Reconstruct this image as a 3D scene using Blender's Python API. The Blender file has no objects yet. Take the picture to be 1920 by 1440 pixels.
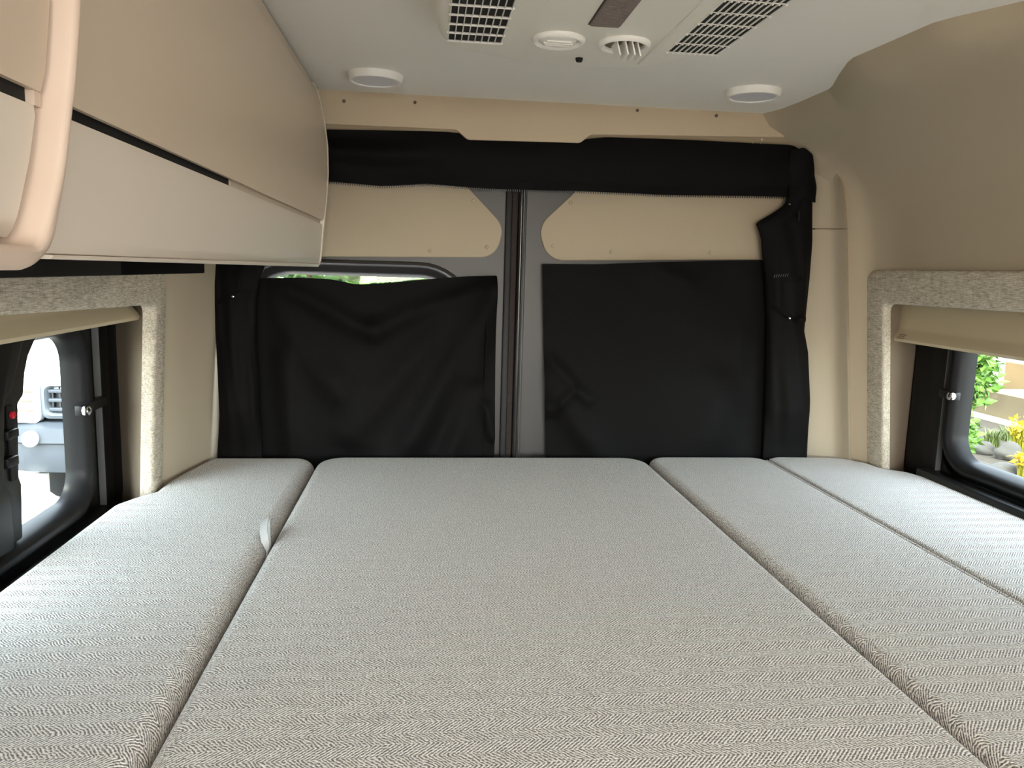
import bpy, bmesh, math, random
import numpy as np
from mathutils import Vector, Matrix
random.seed(7)
sc = bpy.context.scene
COL = sc.collection
PI = math.pi

# ------------------------------------------------------------ camera
F_PX = 1442.0; VP = (800, 502); ROLL = .012
CAM = np.array([-0.216, 0.0, 1.27])
_u = np.array([VP[0]-960, -(VP[1]-720), F_PX]); _u /= np.linalg.norm(_u)
_z = np.array([math.sin(ROLL), math.cos(ROLL), 0.0]); _z = _z-_u*np.dot(_z, _u); _z /= np.linalg.norm(_z)
_x = np.cross(_u, _z)
if _x[0] < 0: _x = -_x
AX = np.stack([_x, _u, _z])
cd = bpy.data.cameras.new('camera'); cd.sensor_width = 36; cd.lens = F_PX/1920*36; cd.clip_start = .01
cam = bpy.data.objects.new('camera', cd); COL.objects.link(cam)
mw = Matrix.Identity(4)
for i in range(3):
    mw[i][0] = AX[i][0]; mw[i][1] = AX[i][1]; mw[i][2] = -AX[i][2]; mw[i][3] = CAM[i]
cam.matrix_world = mw
sc.camera = cam

def on(ax, v, px, py):
    """pixel -> point on the plane axis=v (0 X, 1 Y, 2 Z)"""
    d = AX @ np.array([px-960, -(py-720), F_PX])
    return CAM+d*((v-CAM[ax])/d[ax])
def onY(v, px, py): return on(1, v, px, py)
def onX(v, px, py): return on(0, v, px, py)
def onZ(v, px, py): return on(2, v, px, py)

# ------------------------------------------------------------ world, sun, exposure
w = bpy.data.worlds.new('world'); sc.world = w; w.use_nodes = True
nt = w.node_tree
bg = nt.nodes['Background']
sky = nt.nodes.new('ShaderNodeTexSky'); sky.sky_type = 'NISHITA'
sky.sun_elevation = math.radians(58); sky.sun_rotation = math.radians(200); sky.sun_disc = False
hs = nt.nodes.new('ShaderNodeHueSaturation'); hs.inputs['Saturation'].default_value = .38
nt.links.new(sky.outputs[0], hs.inputs['Color']); nt.links.new(hs.outputs[0], bg.inputs[0]); bg.inputs[1].default_value = .75
sun_d = bpy.data.lights.new('sun', 'SUN'); sun_d.energy = 1.7; sun_d.angle = math.radians(.6); sun_d.color = (1, .95, .86)
sun = bpy.data.objects.new('sun', sun_d); COL.objects.link(sun)
sun_dir = Vector((.22, .62, -1.05))
sun.rotation_euler = sun_dir.to_track_quat('-Z', 'Y').to_euler(); sun.location = (0, -5, 12)
def portal(name, loc, rot, sx, sy):
    l = bpy.data.lights.new(name, 'AREA'); l.shape = 'RECTANGLE'; l.size = sx; l.size_y = sy
    l.cycles.is_portal = True
    o = bpy.data.objects.new(name, l); COL.objects.link(o); o.location = loc; o.rotation_euler = rot
    return o
portal('daylight_portal_side_window', (1.09, 1.3, 1.03), (0, PI/2, 0), .5, 1.2)
portal('daylight_portal_far_window', (-.95, 1.25, 1.03), (0, -PI/2, 0), .5, 1.1)
portal('daylight_portal_sliding_door', (1.12, -1.5, .85), (0, PI/2, 0), 1.7, 1.3)
portal('daylight_portal_windshield', (0, -2.9, 1.2), (PI/2, 0, 0), 1.7, .9)
vs = sc.view_settings
vs.view_transform = 'Standard'; vs.look = 'None'; vs.gamma = 1; vs.use_curve_mapping = False
vs.exposure = 2.22

# ------------------------------------------------------------ materials
def lin(c):
    return tuple(((v/255)/12.92 if v/255 <= .04045 else ((v/255+.055)/1.055)**2.4) for v in c)+(1,)
MATS = {}
def mat(name, col, rough=.6, metal=0, spec=.5, bump=0, bscale=200, var=0, vscale=6, emit=0, sheen=0, coat=0):
    if name in MATS: return MATS[name]
    m = bpy.data.materials.new(name); m.use_nodes = True; N = m.node_tree.nodes; L = m.node_tree.links
    b = N['Principled BSDF']
    c = lin(col) if max(col) > 1.001 else tuple(col)+(1,)
    b.inputs['Base Color'].default_value = c; b.inputs['Roughness'].default_value = rough
    b.inputs['Metallic'].default_value = metal; b.inputs['Specular IOR Level'].default_value = spec
    b.inputs['Sheen Weight'].default_value = sheen; b.inputs['Coat Weight'].default_value = coat
    tc = N.new('ShaderNodeTexCoord')
    if var:
        n = N.new('ShaderNodeTexNoise'); n.inputs['Scale'].default_value = vscale; n.inputs['Detail'].default_value = 4
        r = N.new('ShaderNodeMapRange'); r.inputs[3].default_value = 1-var; r.inputs[4].default_value = 1+var
        mx = N.new('ShaderNodeMix'); mx.data_type = 'RGBA'; mx.blend_type = 'MULTIPLY'; mx.inputs[0].default_value = 1
        L.new(tc.outputs['Object'], n.inputs['Vector']); L.new(n.outputs[0], r.inputs[0])
        mx.inputs[6].default_value = c; L.new(r.outputs[0], mx.inputs[7]); L.new(mx.outputs[2], b.inputs['Base Color'])
    if bump:
        n = N.new('ShaderNodeTexNoise'); n.inputs['Scale'].default_value = bscale; n.inputs['Detail'].default_value = 2
        bp = N.new('ShaderNodeBump'); bp.inputs['Strength'].default_value = bump; bp.inputs['Distance'].default_value = .002
        L.new(tc.outputs['Object'], n.inputs['Vector']); L.new(n.outputs[0], bp.inputs['Height']); L.new(bp.outputs[0], b.inputs['Normal'])
    if emit:
        b.inputs['Emission Color'].default_value = c; b.inputs['Emission Strength'].default_value = emit
    MATS[name] = m
    return m
def mathn(N, L, op, a, b=None):
    n = N.new('ShaderNodeMath'); n.operation = op
    for i, v in enumerate((a, b)):
        if v is None: continue
        if isinstance(v, (int, float)): n.inputs[i].default_value = v
        else: L.new(v, n.inputs[i])
    return n.outputs[0]
def herringbone(name, light, dark, band=.019, yarn=.0047):
    m = bpy.data.materials.new(name); m.use_nodes = True; N = m.node_tree.nodes; L = m.node_tree.links
    b = N['Principled BSDF']; b.inputs['Roughness'].default_value = .9; b.inputs['Specular IOR Level'].default_value = .15
    b.inputs['Sheen Weight'].default_value = .25
    g = N.new('ShaderNodeNewGeometry'); sp = N.new('ShaderNodeSeparateXYZ'); L.new(g.outputs['Position'], sp.inputs[0])
    # a little wobble so that the weave is not ruler straight
    nz = N.new('ShaderNodeTexNoise'); nz.inputs['Scale'].default_value = 55; L.new(g.outputs['Position'], nz.inputs['Vector'])
    wob = mathn(N, L, 'MULTIPLY', mathn(N, L, 'SUBTRACT', nz.outputs[0], .5), .006)
    x = mathn(N, L, 'ADD', sp.outputs[0], wob); y = mathn(N, L, 'ADD', mathn(N, L, 'SUBTRACT', sp.outputs[1], sp.outputs[2]), wob)
    tri = mathn(N, L, 'PINGPONG', y, band)
    u = mathn(N, L, 'ADD', x, tri)
    s1 = mathn(N, L, 'SINE', mathn(N, L, 'MULTIPLY', u, 2*PI/yarn))
    s2 = mathn(N, L, 'SINE', mathn(N, L, 'MULTIPLY', y, 2*PI/.0042))
    n2 = N.new('ShaderNodeTexNoise'); n2.inputs['Scale'].default_value = 420; n2.inputs['Detail'].default_value = 1; L.new(g.outputs['Position'], n2.inputs['Vector'])
    h = mathn(N, L, 'ADD', mathn(N, L, 'MULTIPLY', s1, .42), mathn(N, L, 'MULTIPLY', s2, .12))
    h = mathn(N, L, 'ADD', h, mathn(N, L, 'MULTIPLY', mathn(N, L, 'SUBTRACT', n2.outputs[0], .5), 1.9))
    h = mathn(N, L, 'ADD', h, .55)
    cr = N.new('ShaderNodeValToRGB'); cr.color_ramp.elements[0].position = .12; cr.color_ramp.elements[1].position = .8
    cr.color_ramp.elements[0].color = lin(dark); cr.color_ramp.elements[1].color = lin(light); L.new(h, cr.inputs[0])
    L.new(cr.outputs[0], b.inputs['Base Color'])
    bp = N.new('ShaderNodeBump'); bp.inputs['Strength'].default_value = .8; bp.inputs['Distance'].default_value = .0012
    L.new(h, bp.inputs['Height']); L.new(bp.outputs[0], b.inputs['Normal'])
    MATS[name] = m
    return m
def linen(name, light, dark):
    m = bpy.data.materials.new(name); m.use_nodes = True; N = m.node_tree.nodes; L = m.node_tree.links
    b = N['Principled BSDF']; b.inputs['Roughness'].default_value = .95; b.inputs['Specular IOR Level'].default_value = .1
    g = N.new('ShaderNodeNewGeometry')
    hs = []
    for sc_ in ((300, 60, 700), (300, 500, 90), (40, 40, 40)):
        mp = N.new('ShaderNodeMapping'); mp.inputs['Scale'].default_value = sc_; L.new(g.outputs['Position'], mp.inputs[0])
        n = N.new('ShaderNodeTexNoise'); n.inputs['Scale'].default_value = 1; n.inputs['Detail'].default_value = 3; L.new(mp.outputs[0], n.inputs['Vector']); hs.append(n.outputs[0])
    h = mathn(N, L, 'ADD', mathn(N, L, 'MULTIPLY', hs[0], .6), mathn(N, L, 'ADD', mathn(N, L, 'MULTIPLY', hs[1], .25), mathn(N, L, 'MULTIPLY', hs[2], .15)))
    cr = N.new('ShaderNodeValToRGB'); cr.color_ramp.elements[0].position = .36; cr.color_ramp.elements[1].position = .62
    cr.color_ramp.elements[0].color = lin(dark); cr.color_ramp.elements[1].color = lin(light); L.new(h, cr.inputs[0])
    L.new(cr.outputs[0], b.inputs['Base Color'])
    bp = N.new('ShaderNodeBump'); bp.inputs['Strength'].default_value = .5; bp.inputs['Distance'].default_value = .001
    L.new(h, bp.inputs['Height']); L.new(bp.outputs[0], b.inputs['Normal'])
    MATS[name] = m
    return m
def glass(name, tint):
    m = bpy.data.materials.new(name); m.use_nodes = True; N = m.node_tree.nodes; L = m.node_tree.links
    N.remove(N['Principled BSDF'])
    t = N.new('ShaderNodeBsdfTransparent'); t.inputs[0].default_value = tuple(tint)+(1,)
    gl = N.new('ShaderNodeBsdfGlossy'); gl.inputs['Roughness'].default_value = .02
    mx = N.new('ShaderNodeMixShader'); mx.inputs[0].default_value = .04
    L.new(t.outputs[0], mx.inputs[1]); L.new(gl.outputs[0], mx.inputs[2]); L.new(mx.outputs[0], N['Material Output'].inputs[0])
    MATS[name] = m
    return m

M_wall = mat('beige_wall_vinyl', (178, 164, 142), .75, spec=.25, bump=.15, bscale=500)
M_pillar = mat('beige_pillar_vinyl', (174, 161, 140), .7, spec=.3, bump=.15, bscale=500)
M_ceil = mat('grey_ceiling_vinyl', (236, 231, 222), .7, spec=.25, bump=.1, bscale=400)
M_header = mat('tan_header_vinyl', (192, 174, 148), .65, spec=.3, bump=.12, bscale=450)
M_insert = mat('tan_door_panel', (170, 156, 134), .65, spec=.3, bump=.12, bscale=450)
M_floor = mat('dark_vinyl_floor', (70, 64, 58), .6, var=.2)
M_cab_up = mat('taupe_cabinet_laminate', (200, 183, 162), .38, spec=.4, bump=.04, bscale=300)
M_cab_lo = mat('cream_cabinet_laminate', (214, 203, 188), .42, spec=.4, bump=.04, bscale=300)
M_cab_rim = mat('cream_cabinet_rim', (204, 184, 166), .45, spec=.4)
M_dark = mat('dark_gap', (14, 13, 12), .8)  # stands in for shade in gaps and grilles; also plain black parts
M_black_rail = mat('matt_black_rail', (20, 19, 18), .8, spec=.2)
M_black_block = mat('deep_black_block', (4, 4, 4), .9, spec=.1)
M_bed = herringbone('herringbone_upholstery', (250, 247, 241), (116, 112, 107))
M_linen = linen('linen_trim_fabric', (216, 206, 188), (146, 136, 120))
M_cloth = mat('black_nylon', (6, 5, 5), .7, spec=.14, bump=.2, bscale=900)
M_cloth2 = mat('black_nylon_hem', (5, 4, 4), .7, spec=.14, bump=.25, bscale=900)
M_zip = mat('black_zip', (16, 15, 15), .35, spec=.5)
M_door = mat('grey_door_paint', (62, 60, 58), .42, metal=.25, spec=.45, bump=.05, bscale=250)
M_door_gloss = mat('grey_door_edge_paint', (70, 67, 66), .16, metal=.5, spec=.6)
M_rubber = mat('black_rubber', (18, 17, 17), .55, spec=.4)
M_gasket = mat('brown_black_gasket', (48, 38, 34), .7, spec=.3)
M_winblk = mat('black_window_plastic', (15, 15, 15), .45, spec=.3, bump=.08, bscale=600)
M_winblk2 = mat('black_window_satin', (17, 17, 18), .4, spec=.22)
M_rubline = mat('grey_seal_line', (92, 92, 90), .5)
M_blind = mat('beige_blind_plastic', (196, 180, 150), .5, spec=.4)
M_blind2 = mat('beige_blind_cap', (150, 136, 114), .55, spec=.35)
M_white = mat('white_plastic', (240, 237, 229), .38, spec=.45)
M_diff = mat('frosted_diffuser', (214, 214, 220), .3, spec=.5)
M_ac = mat('white_ac_plastic', (236, 231, 219), .45, spec=.4, bump=.05, bscale=300)
M_chrome = mat('chrome', (205, 205, 205), .12, metal=1)
M_red = mat('red_button', (190, 20, 40), .4)
M_screw = mat('dark_screw', (95, 82, 66), .5)
M_print = mat('brown_print', (70, 56, 42), .8)
M_tab = mat('white_webbing', (190, 190, 188), .8, bump=.3, bscale=600)
M_glass = glass('tinted_window_glass', (.84, .88, .86))
M_glass2 = glass('clear_window_glass', (.85, .88, .87))

# ------------------------------------------------------------ helpers
def mk(name, verts, faces, m, parent=None, smooth=False, angle=None, recalc=True):
    bm = bmesh.new()
    vs_ = [bm.verts.new(Vector([float(c) for c in v])) for v in verts]
    for f in faces:
        try: bm.faces.new([vs_[i] for i in f])
        except ValueError: pass
    return fin(name, bm, m, parent, smooth, angle, recalc)
def fin(name, bm, m, parent=None, smooth=False, angle=None, recalc=True):
    if recalc: bmesh.ops.recalc_face_normals(bm, faces=bm.faces)
    co = [v.co for v in bm.verts]
    lo = Vector([min(c[i] for c in co) for i in range(3)]); hi = Vector([max(c[i] for c in co) for i in range(3)])
    o0 = Vector(((lo.x+hi.x)/2, (lo.y+hi.y)/2, lo.z))
    bmesh.ops.translate(bm, verts=bm.verts, vec=-o0)
    for f in bm.faces: f.smooth = smooth
    if smooth and angle is not None:
        for e in bm.edges:
            if len(e.link_faces) == 2 and e.calc_face_angle(0) > math.radians(angle): e.smooth = False
    me = bpy.data.meshes.new(name); bm.to_mesh(me); bm.free()
    me.materials.append(m)
    o = bpy.data.objects.new(name, me); COL.objects.link(o); o.location = o0
    if parent is not None: adopt(o, parent)
    return o
WL = {}
def wloc(o):
    return WL.get(o.name, None) if o.name in WL else Vector(o.location)
def adopt(o, parent):
    WL[o.name] = Vector(o.location)
    o.parent = parent
    o.location = Vector(o.location)-wloc(parent)
def tag(o, label, cat=None, group=None, kind=None):
    o['label'] = label
    if cat: o['category'] = cat
    if group: o['group'] = group
    if kind: o['kind'] = kind
    return o
def empty(name, loc, label, cat=None, group=None, kind=None):
    o = bpy.data.objects.new(name, None); COL.objects.link(o); o.location = Vector([float(c) for c in loc]); o.empty_display_size = .05
    return tag(o, label, cat, group, kind)
def copy_to(o, parent, dloc):
    c = o.copy(); COL.objects.link(c); c.parent = parent; c.location = Vector(o.location)+Vector(dloc)
    return c
def boxbm(lo, hi, bev=0, seg=2, bm=None):
    b2 = bmesh.new(); bmesh.ops.create_cube(b2, size=1)
    for v in b2.verts: v.co = Vector([lo[i]+(v.co[i]+.5)*(hi[i]-lo[i]) for i in range(3)])
    if bev: bmesh.ops.bevel(b2, geom=b2.edges[:], offset=bev, segments=seg, affect='EDGES', profile=.5)
    if bm is None: return b2
    me = bpy.data.meshes.new('tmp'); b2.to_mesh(me); b2.free(); bm.from_mesh(me); bpy.data.meshes.remove(me)
    return bm
def box(name, lo, hi, m, parent=None, bev=0, seg=2):
    l = [min(a, b) for a, b in zip(lo, hi)]; h = [max(a, b) for a, b in zip(lo, hi)]
    return fin(name, boxbm(l, h, bev, seg), m, parent, bev > 0, 40)
def loft(rings, closed=True, cap=(False, False)):
    n = len(rings[0]); V = [p for r in rings for p in r]; Fc = []
    for i in range(len(rings)-1):
        for j in range(n if closed else n-1):
            a, b = i*n+j, i*n+(j+1) % n
            Fc.append((a, b, b+n, a+n))
    if cap[0]: Fc.append(tuple(range(n)))
    if cap[1]: Fc.append(tuple(range((len(rings)-1)*n, len(rings)*n)))
    return V, Fc
def lofto(name, rings, m, parent=None, closed=True, cap=(False, False), smooth=True, angle=35):
    V, Fc = loft(rings, closed, cap)
    return mk(name, V, Fc, m, parent, smooth, angle)
def fillet(pts, radii, seg=6, closed=True):
    """round the corners of a 2D polygon (closed) or polyline"""
    out = []; n = len(pts)
    if not hasattr(radii, '__len__'): radii = [radii]*n
    for i in range(n):
        p = np.array(pts[i], float)
        if (not closed and i in (0, n-1)) or radii[i] <= 0:
            out.append(tuple(p)); continue
        a = np.array(pts[i-1], float)-p; b = np.array(pts[(i+1) % n], float)-p
        la, lb = np.linalg.norm(a), np.linalg.norm(b); a /= la; b /= lb
        ang = math.acos(max(-1, min(1, np.dot(a, b))))
        d = min(radii[i]/math.tan(ang/2), la*.49, lb*.49); r = d*math.tan(ang/2)
        c = p+(a+b)/np.linalg.norm(a+b)*(r/math.sin(ang/2))
        s = p+a*d-c; e = p+b*d-c
        a0 = math.atan2(s[1], s[0]); a1 = math.atan2(e[1], e[0]); da = (a1-a0+PI) % (2*PI)-PI
        for k in range(seg+1):
            t = a0+da*k/seg; out.append((c[0]+r*math.cos(t), c[1]+r*math.sin(t)))
    return out
def rrect(a0, a1, b0, b1, r, seg=6):
    return fillet([(a0, b0), (a1, b0), (a1, b1), (a0, b1)], r, seg)
def inset(loop, d):
    n = len(loop); out = []
    A = sum(loop[i][0]*loop[(i+1) % n][1]-loop[(i+1) % n][0]*loop[i][1] for i in range(n))
    sg = 1 if A > 0 else -1
    for i in range(n):
        p0, p1, p2 = (np.array(loop[k % n], float) for k in (i-1, i, i+1))
        e1 = p1-p0; e2 = p2-p1
        e1 /= (np.linalg.norm(e1)+1e-12); e2 /= (np.linalg.norm(e2)+1e-12)
        n1 = np.array([-e1[1], e1[0]])*sg; n2 = np.array([-e2[1], e2[0]])*sg
        nn = n1+n2; nn /= (np.linalg.norm(nn)+1e-12)
        k = max(.5, np.dot(nn, n1))
        out.append(tuple(p1+nn*d/k))
    return out
def prism(name, loop, f3, a, b, m, parent=None, bev=0, smooth=False):
    """extrude 2D loop; f3(u,v,t) -> 3D ; rounded front edge if bev (front is b)"""
    if bev:
        s = 1 if b > a else -1
        rings = [[f3(u, v, a) for u, v in loop], [f3(u, v, b-s*bev) for u, v in loop]]
        for k in (1, 2, 3):
            t = k/3*PI/2
            rings.append([f3(u, v, b-s*bev*(1-math.sin(t))) for u, v in inset(loop, bev*(1-math.cos(t)))])
    else:
        rings = [[f3(u, v, a) for u, v in loop], [f3(u, v, b) for u, v in loop]]
    return lofto(name, rings, m, parent, True, (True, True), smooth or bev > 0, 40)
def tube(name, pts, r, m, parent=None, seg=8, cap=True):
    pts = [Vector([float(c) for c in p]) for p in pts]; rings = []
    up = Vector((.123, .456, .88)).normalized()
    for i, p in enumerate(pts):
        t = (pts[min(i+1, len(pts)-1)]-pts[max(i-1, 0)]).normalized()
        a = t.cross(up).normalized(); b = t.cross(a)
        rr = r(i/(len(pts)-1)) if callable(r) else r
        rings.append([p+a*rr*math.cos(2*PI*k/seg)+b*rr*math.sin(2*PI*k/seg) for k in range(seg)])
    return lofto(name, rings, m, parent, True, (cap, cap), True, 60)
def lathe(name, prof, c, m, parent=None, seg=40, axis=2, flip=1):
    """prof (r, h) along axis from centre c"""
    rings = []
    for r, h in prof:
        ring = []
        for k in range(seg):
            t = 2*PI*k/seg; u, v = max(r, 1e-5)*math.cos(t), max(r, 1e-5)*math.sin(t)
            p = [0, 0, 0]; p[axis] = c[axis]+h*flip; p[(axis+1) % 3] = c[(axis+1) % 3]+u; p[(axis+2) % 3] = c[(axis+2) % 3]+v
            ring.append(p)
        rings.append(ring)
    return lofto(name, rings, m, parent, True, (True, True), True, 35)
def interp(xs, ys, t):
    return float(np.interp(t, xs, ys))

# ------------------------------------------------------------ dimensions
ZB = .795        # top of the cushions
ZC = 1.68        # ceiling
YR = 1.975       # rear doors, inner skin
Y0 = -2.8        # windshield end

# ------------------------------------------------------------ floor, ceiling
tag(box('floor', (-1.1, Y0, -.05), (1.15, 2.05, 0), M_floor), 'dark vinyl floor of the van under the bed', kind='structure')
ceil = tag(box('ceiling', (-1.1, Y0, ZC), (1.15, 2.05, ZC+.03), M_ceil), 'smooth pale grey ceiling panel of the van', kind='structure')

# ------------------------------------------------------------ side walls
def xR(y, z):
    xc = interp([-3, .95, 1.10, 1.21, 1.44, 1.54, 1.66, 1.97], [.68, .68, .645, .58, .565, .60, .647, .645], y)
    zs = [0, .795, 1.30, 1.44, 1.52, 1.575, 1.615, 1.65, 1.70]
    xs = [1.00, .974, .924, .905, .86, .80, .735, xc+.025, xc-.01]
    x = interp(zs, xs, z)
    b = interp([1.80, 1.88, 1.93, 1.99], [0, .015, .055, .13], y)
    return x-b*interp([1.4, 1.62], [1, .35], z)
def xL(y, z):
    x = -(.806-.055*(z-.795))
    return x+interp([1.66, 1.99], [0, .058], y)
def wall_grid(name, fx, ys, zs, holes, label):
    V = [(fx(y, z), y, z) for y in ys for z in zs]; Fc = []
    nz = len(zs)
    for i in range(len(ys)-1):
        for j in range(nz-1):
            yc, zc = (ys[i]+ys[i+1])/2, (zs[j]+zs[j+1])/2
            if any(a < yc < b and c < zc < d for a, b, c, d in holes): continue
            a = i*nz+j
            Fc.append((a, a+nz, a+nz+1, a+1))
    o = mk(name, V, Fc, M_wall, None, True, 60)
    return tag(o, label, kind='structure')
RH = (.84, 1.816, .66, 1.225)    # window recess right: y0 y1 z0 z1
LH = (.84, 1.643, .66, 1.20)
zsR = sorted(set([0, .3, .6, .66, .795, .95, 1.1, 1.225, 1.3, 1.37, 1.44, 1.48, 1.52, 1.55, 1.575, 1.595, 1.615, 1.635, 1.65, 1.66, 1.67, 1.70]))
ysR = sorted(set([Y0, -2.2, -.85, -.3, .2, .5, .84]+[round(.95+.03*i, 3) for i in range(29)]+[1.816, 1.85, 1.88, 1.90, 1.92, 1.94, 1.96, 1.975, 1.99]))
wall_r = wall_grid('wall_right', xR, ysR, zsR, [RH, (-2.2, -.85, 0, 1.6)], 'beige vinyl side wall curving into the ceiling beside the garden window')
zsL = [0, .3, .6, .66, .795, .95, 1.1, 1.20, 1.3, 1.5, 1.70]
ysL = sorted(set([Y0, -1.5, -.3, .2, .5, .84, 1.0, 1.3, 1.643, 1.675, 1.72, 1.78, 1.84, 1.9, 1.95, 1.99]))
wall_l = wall_grid('wall_left', xL, ysL, zsL, [LH], 'beige vinyl side wall below the overhead cabinet')
# cab end with the windshield opening
lo_, hi_ = rrect(-1.1, 1.15, 0, 1.72, .001, 4), rrect(-.85, .85, .75, 1.6, .1, 4)
wf = lofto('wall_front', [[(u, Y0, v) for u, v in lo_], [(u, Y0, v) for u, v in hi_], [(u, Y0-.06, v) for u, v in hi_], [(u, Y0-.06, v) for u, v in lo_]], M_wall, None, True, smooth=False)
tag(wf, 'beige cab end of the van with the windshield opening', kind='structure')

# ------------------------------------------------------------ rear doors
door_l = empty('door_1', (-.4, YR, 0), 'grey painted rear door with tan insert panel and a window half covered', kind='structure')
door_r = empty('door_2', (.42, YR, 0), 'grey painted rear door with tan insert panel beside the centre seam', kind='structure')
def yf(Y): return lambda u, v, t: (u, t, v)
# left skin with window opening
win = [(onY(YR, px, py)[0], onY(YR, px, py)[2]) for px, py in ((470, 700), (880, 700), (880, 489), (470, 487))]
hl = fillet([(-.70, .80), (-.085, .80), (-.085, 1.284), (-.70, 1.284)], [.06, .06, .15, .15], 10)
oul = fillet([(-.86, .1), (-.004, .1), (-.004, 1.70), (-.86, 1.70)], [.001]*4, 10)
rings = [[(u, YR+.03, v) for u, v in oul], [(u, YR, v) for u, v in oul], [(u, YR, v) for u, v in hl]]
lofto('door_skin', rings, M_door, door_l, smooth=True, angle=20)
prof = [(0, 0), (.003, -.005), (.009, -.006), (.013, 0), (.02, .006), (.03, .010), (.036, .022), (.04, .03)]
lofto('window_surround', [[(u, YR+dy, v) for u, v in inset(hl, d)] for d, dy in prof], M_door_gloss, door_l, smooth=True, angle=60)
gl_loop = inset(hl, .036)
lofto('window_glass', [[(u, YR+.034, v) for u, v in gl_loop]]*1+[[(u, YR+.036, v) for u, v in gl_loop]], M_glass2, door_l, cap=(True, True), smooth=False)
# right skin (its window lies wholly behind the cover)
lofto('door_skin', [[(u, YR+t, v) for u, v in rrect(.03, .92, .1, 1.70, .008, 3)] for t in (.03, 0)], M_door, door_r, cap=(True, True), smooth=True, angle=30)
# centre: gasket, ribbed seal, glossy flange
box('gasket', (-.02, YR-.012, .1), (-.004, YR+.02, 1.62), M_rubber, door_l, .004)
sl = box('ribbed_seal', (-.004, YR-.004, .1), (.011, YR+.02, 1.62), M_gasket, door_l, .003)
bmr = bmesh.new()
for i in range(170):
    z = .72+i*.0046
    boxbm((-.003, YR-.0065, z), (.010, YR-.003, z+.0024), 0, bm=bmr)
tag(fin('seal_ribs', bmr, M_gasket, sl), 'fine ribs along the seal', kind='stuff')
rings = []
for z in np.linspace(.1, 1.62, 24):
    wob = .0014*math.sin(z*37)+.001*math.sin(z*91)
    rings.append([(.0115+.0165*(1-math.cos(t))/2, YR+.015-.026*math.sin(t)+wob*math.sin(t), z) for t in np.linspace(0, PI, 9)])
lofto('edge_flange', rings, M_door_gloss, door_r, closed=False, smooth=True, angle=80)
box('edge_return', (.027, YR-.006, .1), (.034, YR+.002, 1.62), M_door, door_r, .002)

def rivet(px, py, Y, parent, r=.005, m=None):
    p = onY(Y, px, py)
    return lathe('rivet', [(r, 0), (r, .0015), (r*.75, .003), (r*.3, .0036), (0, .0037)], p, m or M_insert, parent, 12, 1, -1)
# insert panels
pl = [onY(YR-.006, px, py) for px, py in ((560, 330), (858, 330), (945, 424), (930, 483), (560, 481))]
loop = fillet([(p[0], p[2]) for p in pl], [.006, .03, .05, .05, .006], 8)
ins_l = prism('insert_panel', loop, yf(0), YR, YR-.007, M_insert, door_l, .003)
pl = [onY(YR-.006, px, py) for px, py in ((1110, 330), (1540, 330), (1500, 487), (1028, 489), (1008, 425))]
loop = fillet([(p[0], p[2]) for p in pl], [.03, .006, .006, .055, .055], 8)
ins_r = prism('insert_panel', loop, yf(0), YR, YR-.007, M_insert, door_r, .003)
for p in ((888, 376), (806, 470), (913, 463)): rivet(p[0], p[1], YR-.007, ins_l)
for p in ((1070, 380), (1037, 461), (1146, 472), (1332, 473)): rivet(p[0], p[1], YR-.007, ins_r)

# header panel over the doors
YH = 1.945
hd = empty('trim_1', (.1, YH, 1.59), 'tan header panel over the rear doors with a centre tab', kind='structure')
pts = [onY(YH, px, py) for px, py in ((540, 230), (856, 243), (876, 262), (1088, 268), (1108, 252), (1475, 257))]
lp = [(p[0], p[2]) for p in pts]
lp = [(-.75, lp[0][1])]+lp[1:5]+[(.70, lp[5][1]), (.655, ZC+.01), (-.75, ZC+.01)]
loop = fillet(lp, [.006, .02, .02, .02, .02, .01, .006, .006], 5)
hp = prism('header_face', loop, yf(0), YH+.02, YH, M_header, hd, .002)
loop = [(u, min(v, ZC)-.0) for u, v in loop]
# lower lip that turns back towards the curtain, hidden behind the tab in the middle
lipz = [onY(YH+.012, px, py)[2] for px, py in ((612, 247), (1480, 272))]
lipring = []
for x in np.linspace(-.78, .76, 12):
    z = interp([-.5, .7], lipz, x)+.012
    lipring.append([(x, YH+.024, z+.03), (x, YH+.008, z+.018), (x, YH+.008, z-.002), (x, YH+.012, z-.012), (x, YH+.022, z-.016), (x, YH+.028, z-.016)])
lofto('header_lip', lipring, mat('shaded_lip_vinyl', (150, 134, 110), .7, spec=.25), hd, closed=False, smooth=True, angle=60)  # header vinyl darkened: shadow under the header put into the colour
for p in ((645, 190), (778, 192), (1195, 207), (1343, 217)): rivet(p[0], p[1], YH, hp, .004, M_screw)
# end block where the header meets the side wall
for p in ((1411, 269), (1426, 270), (1428, 262)): rivet(p[0], p[1], YH+.01, hp, .0022, M_white)

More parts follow.
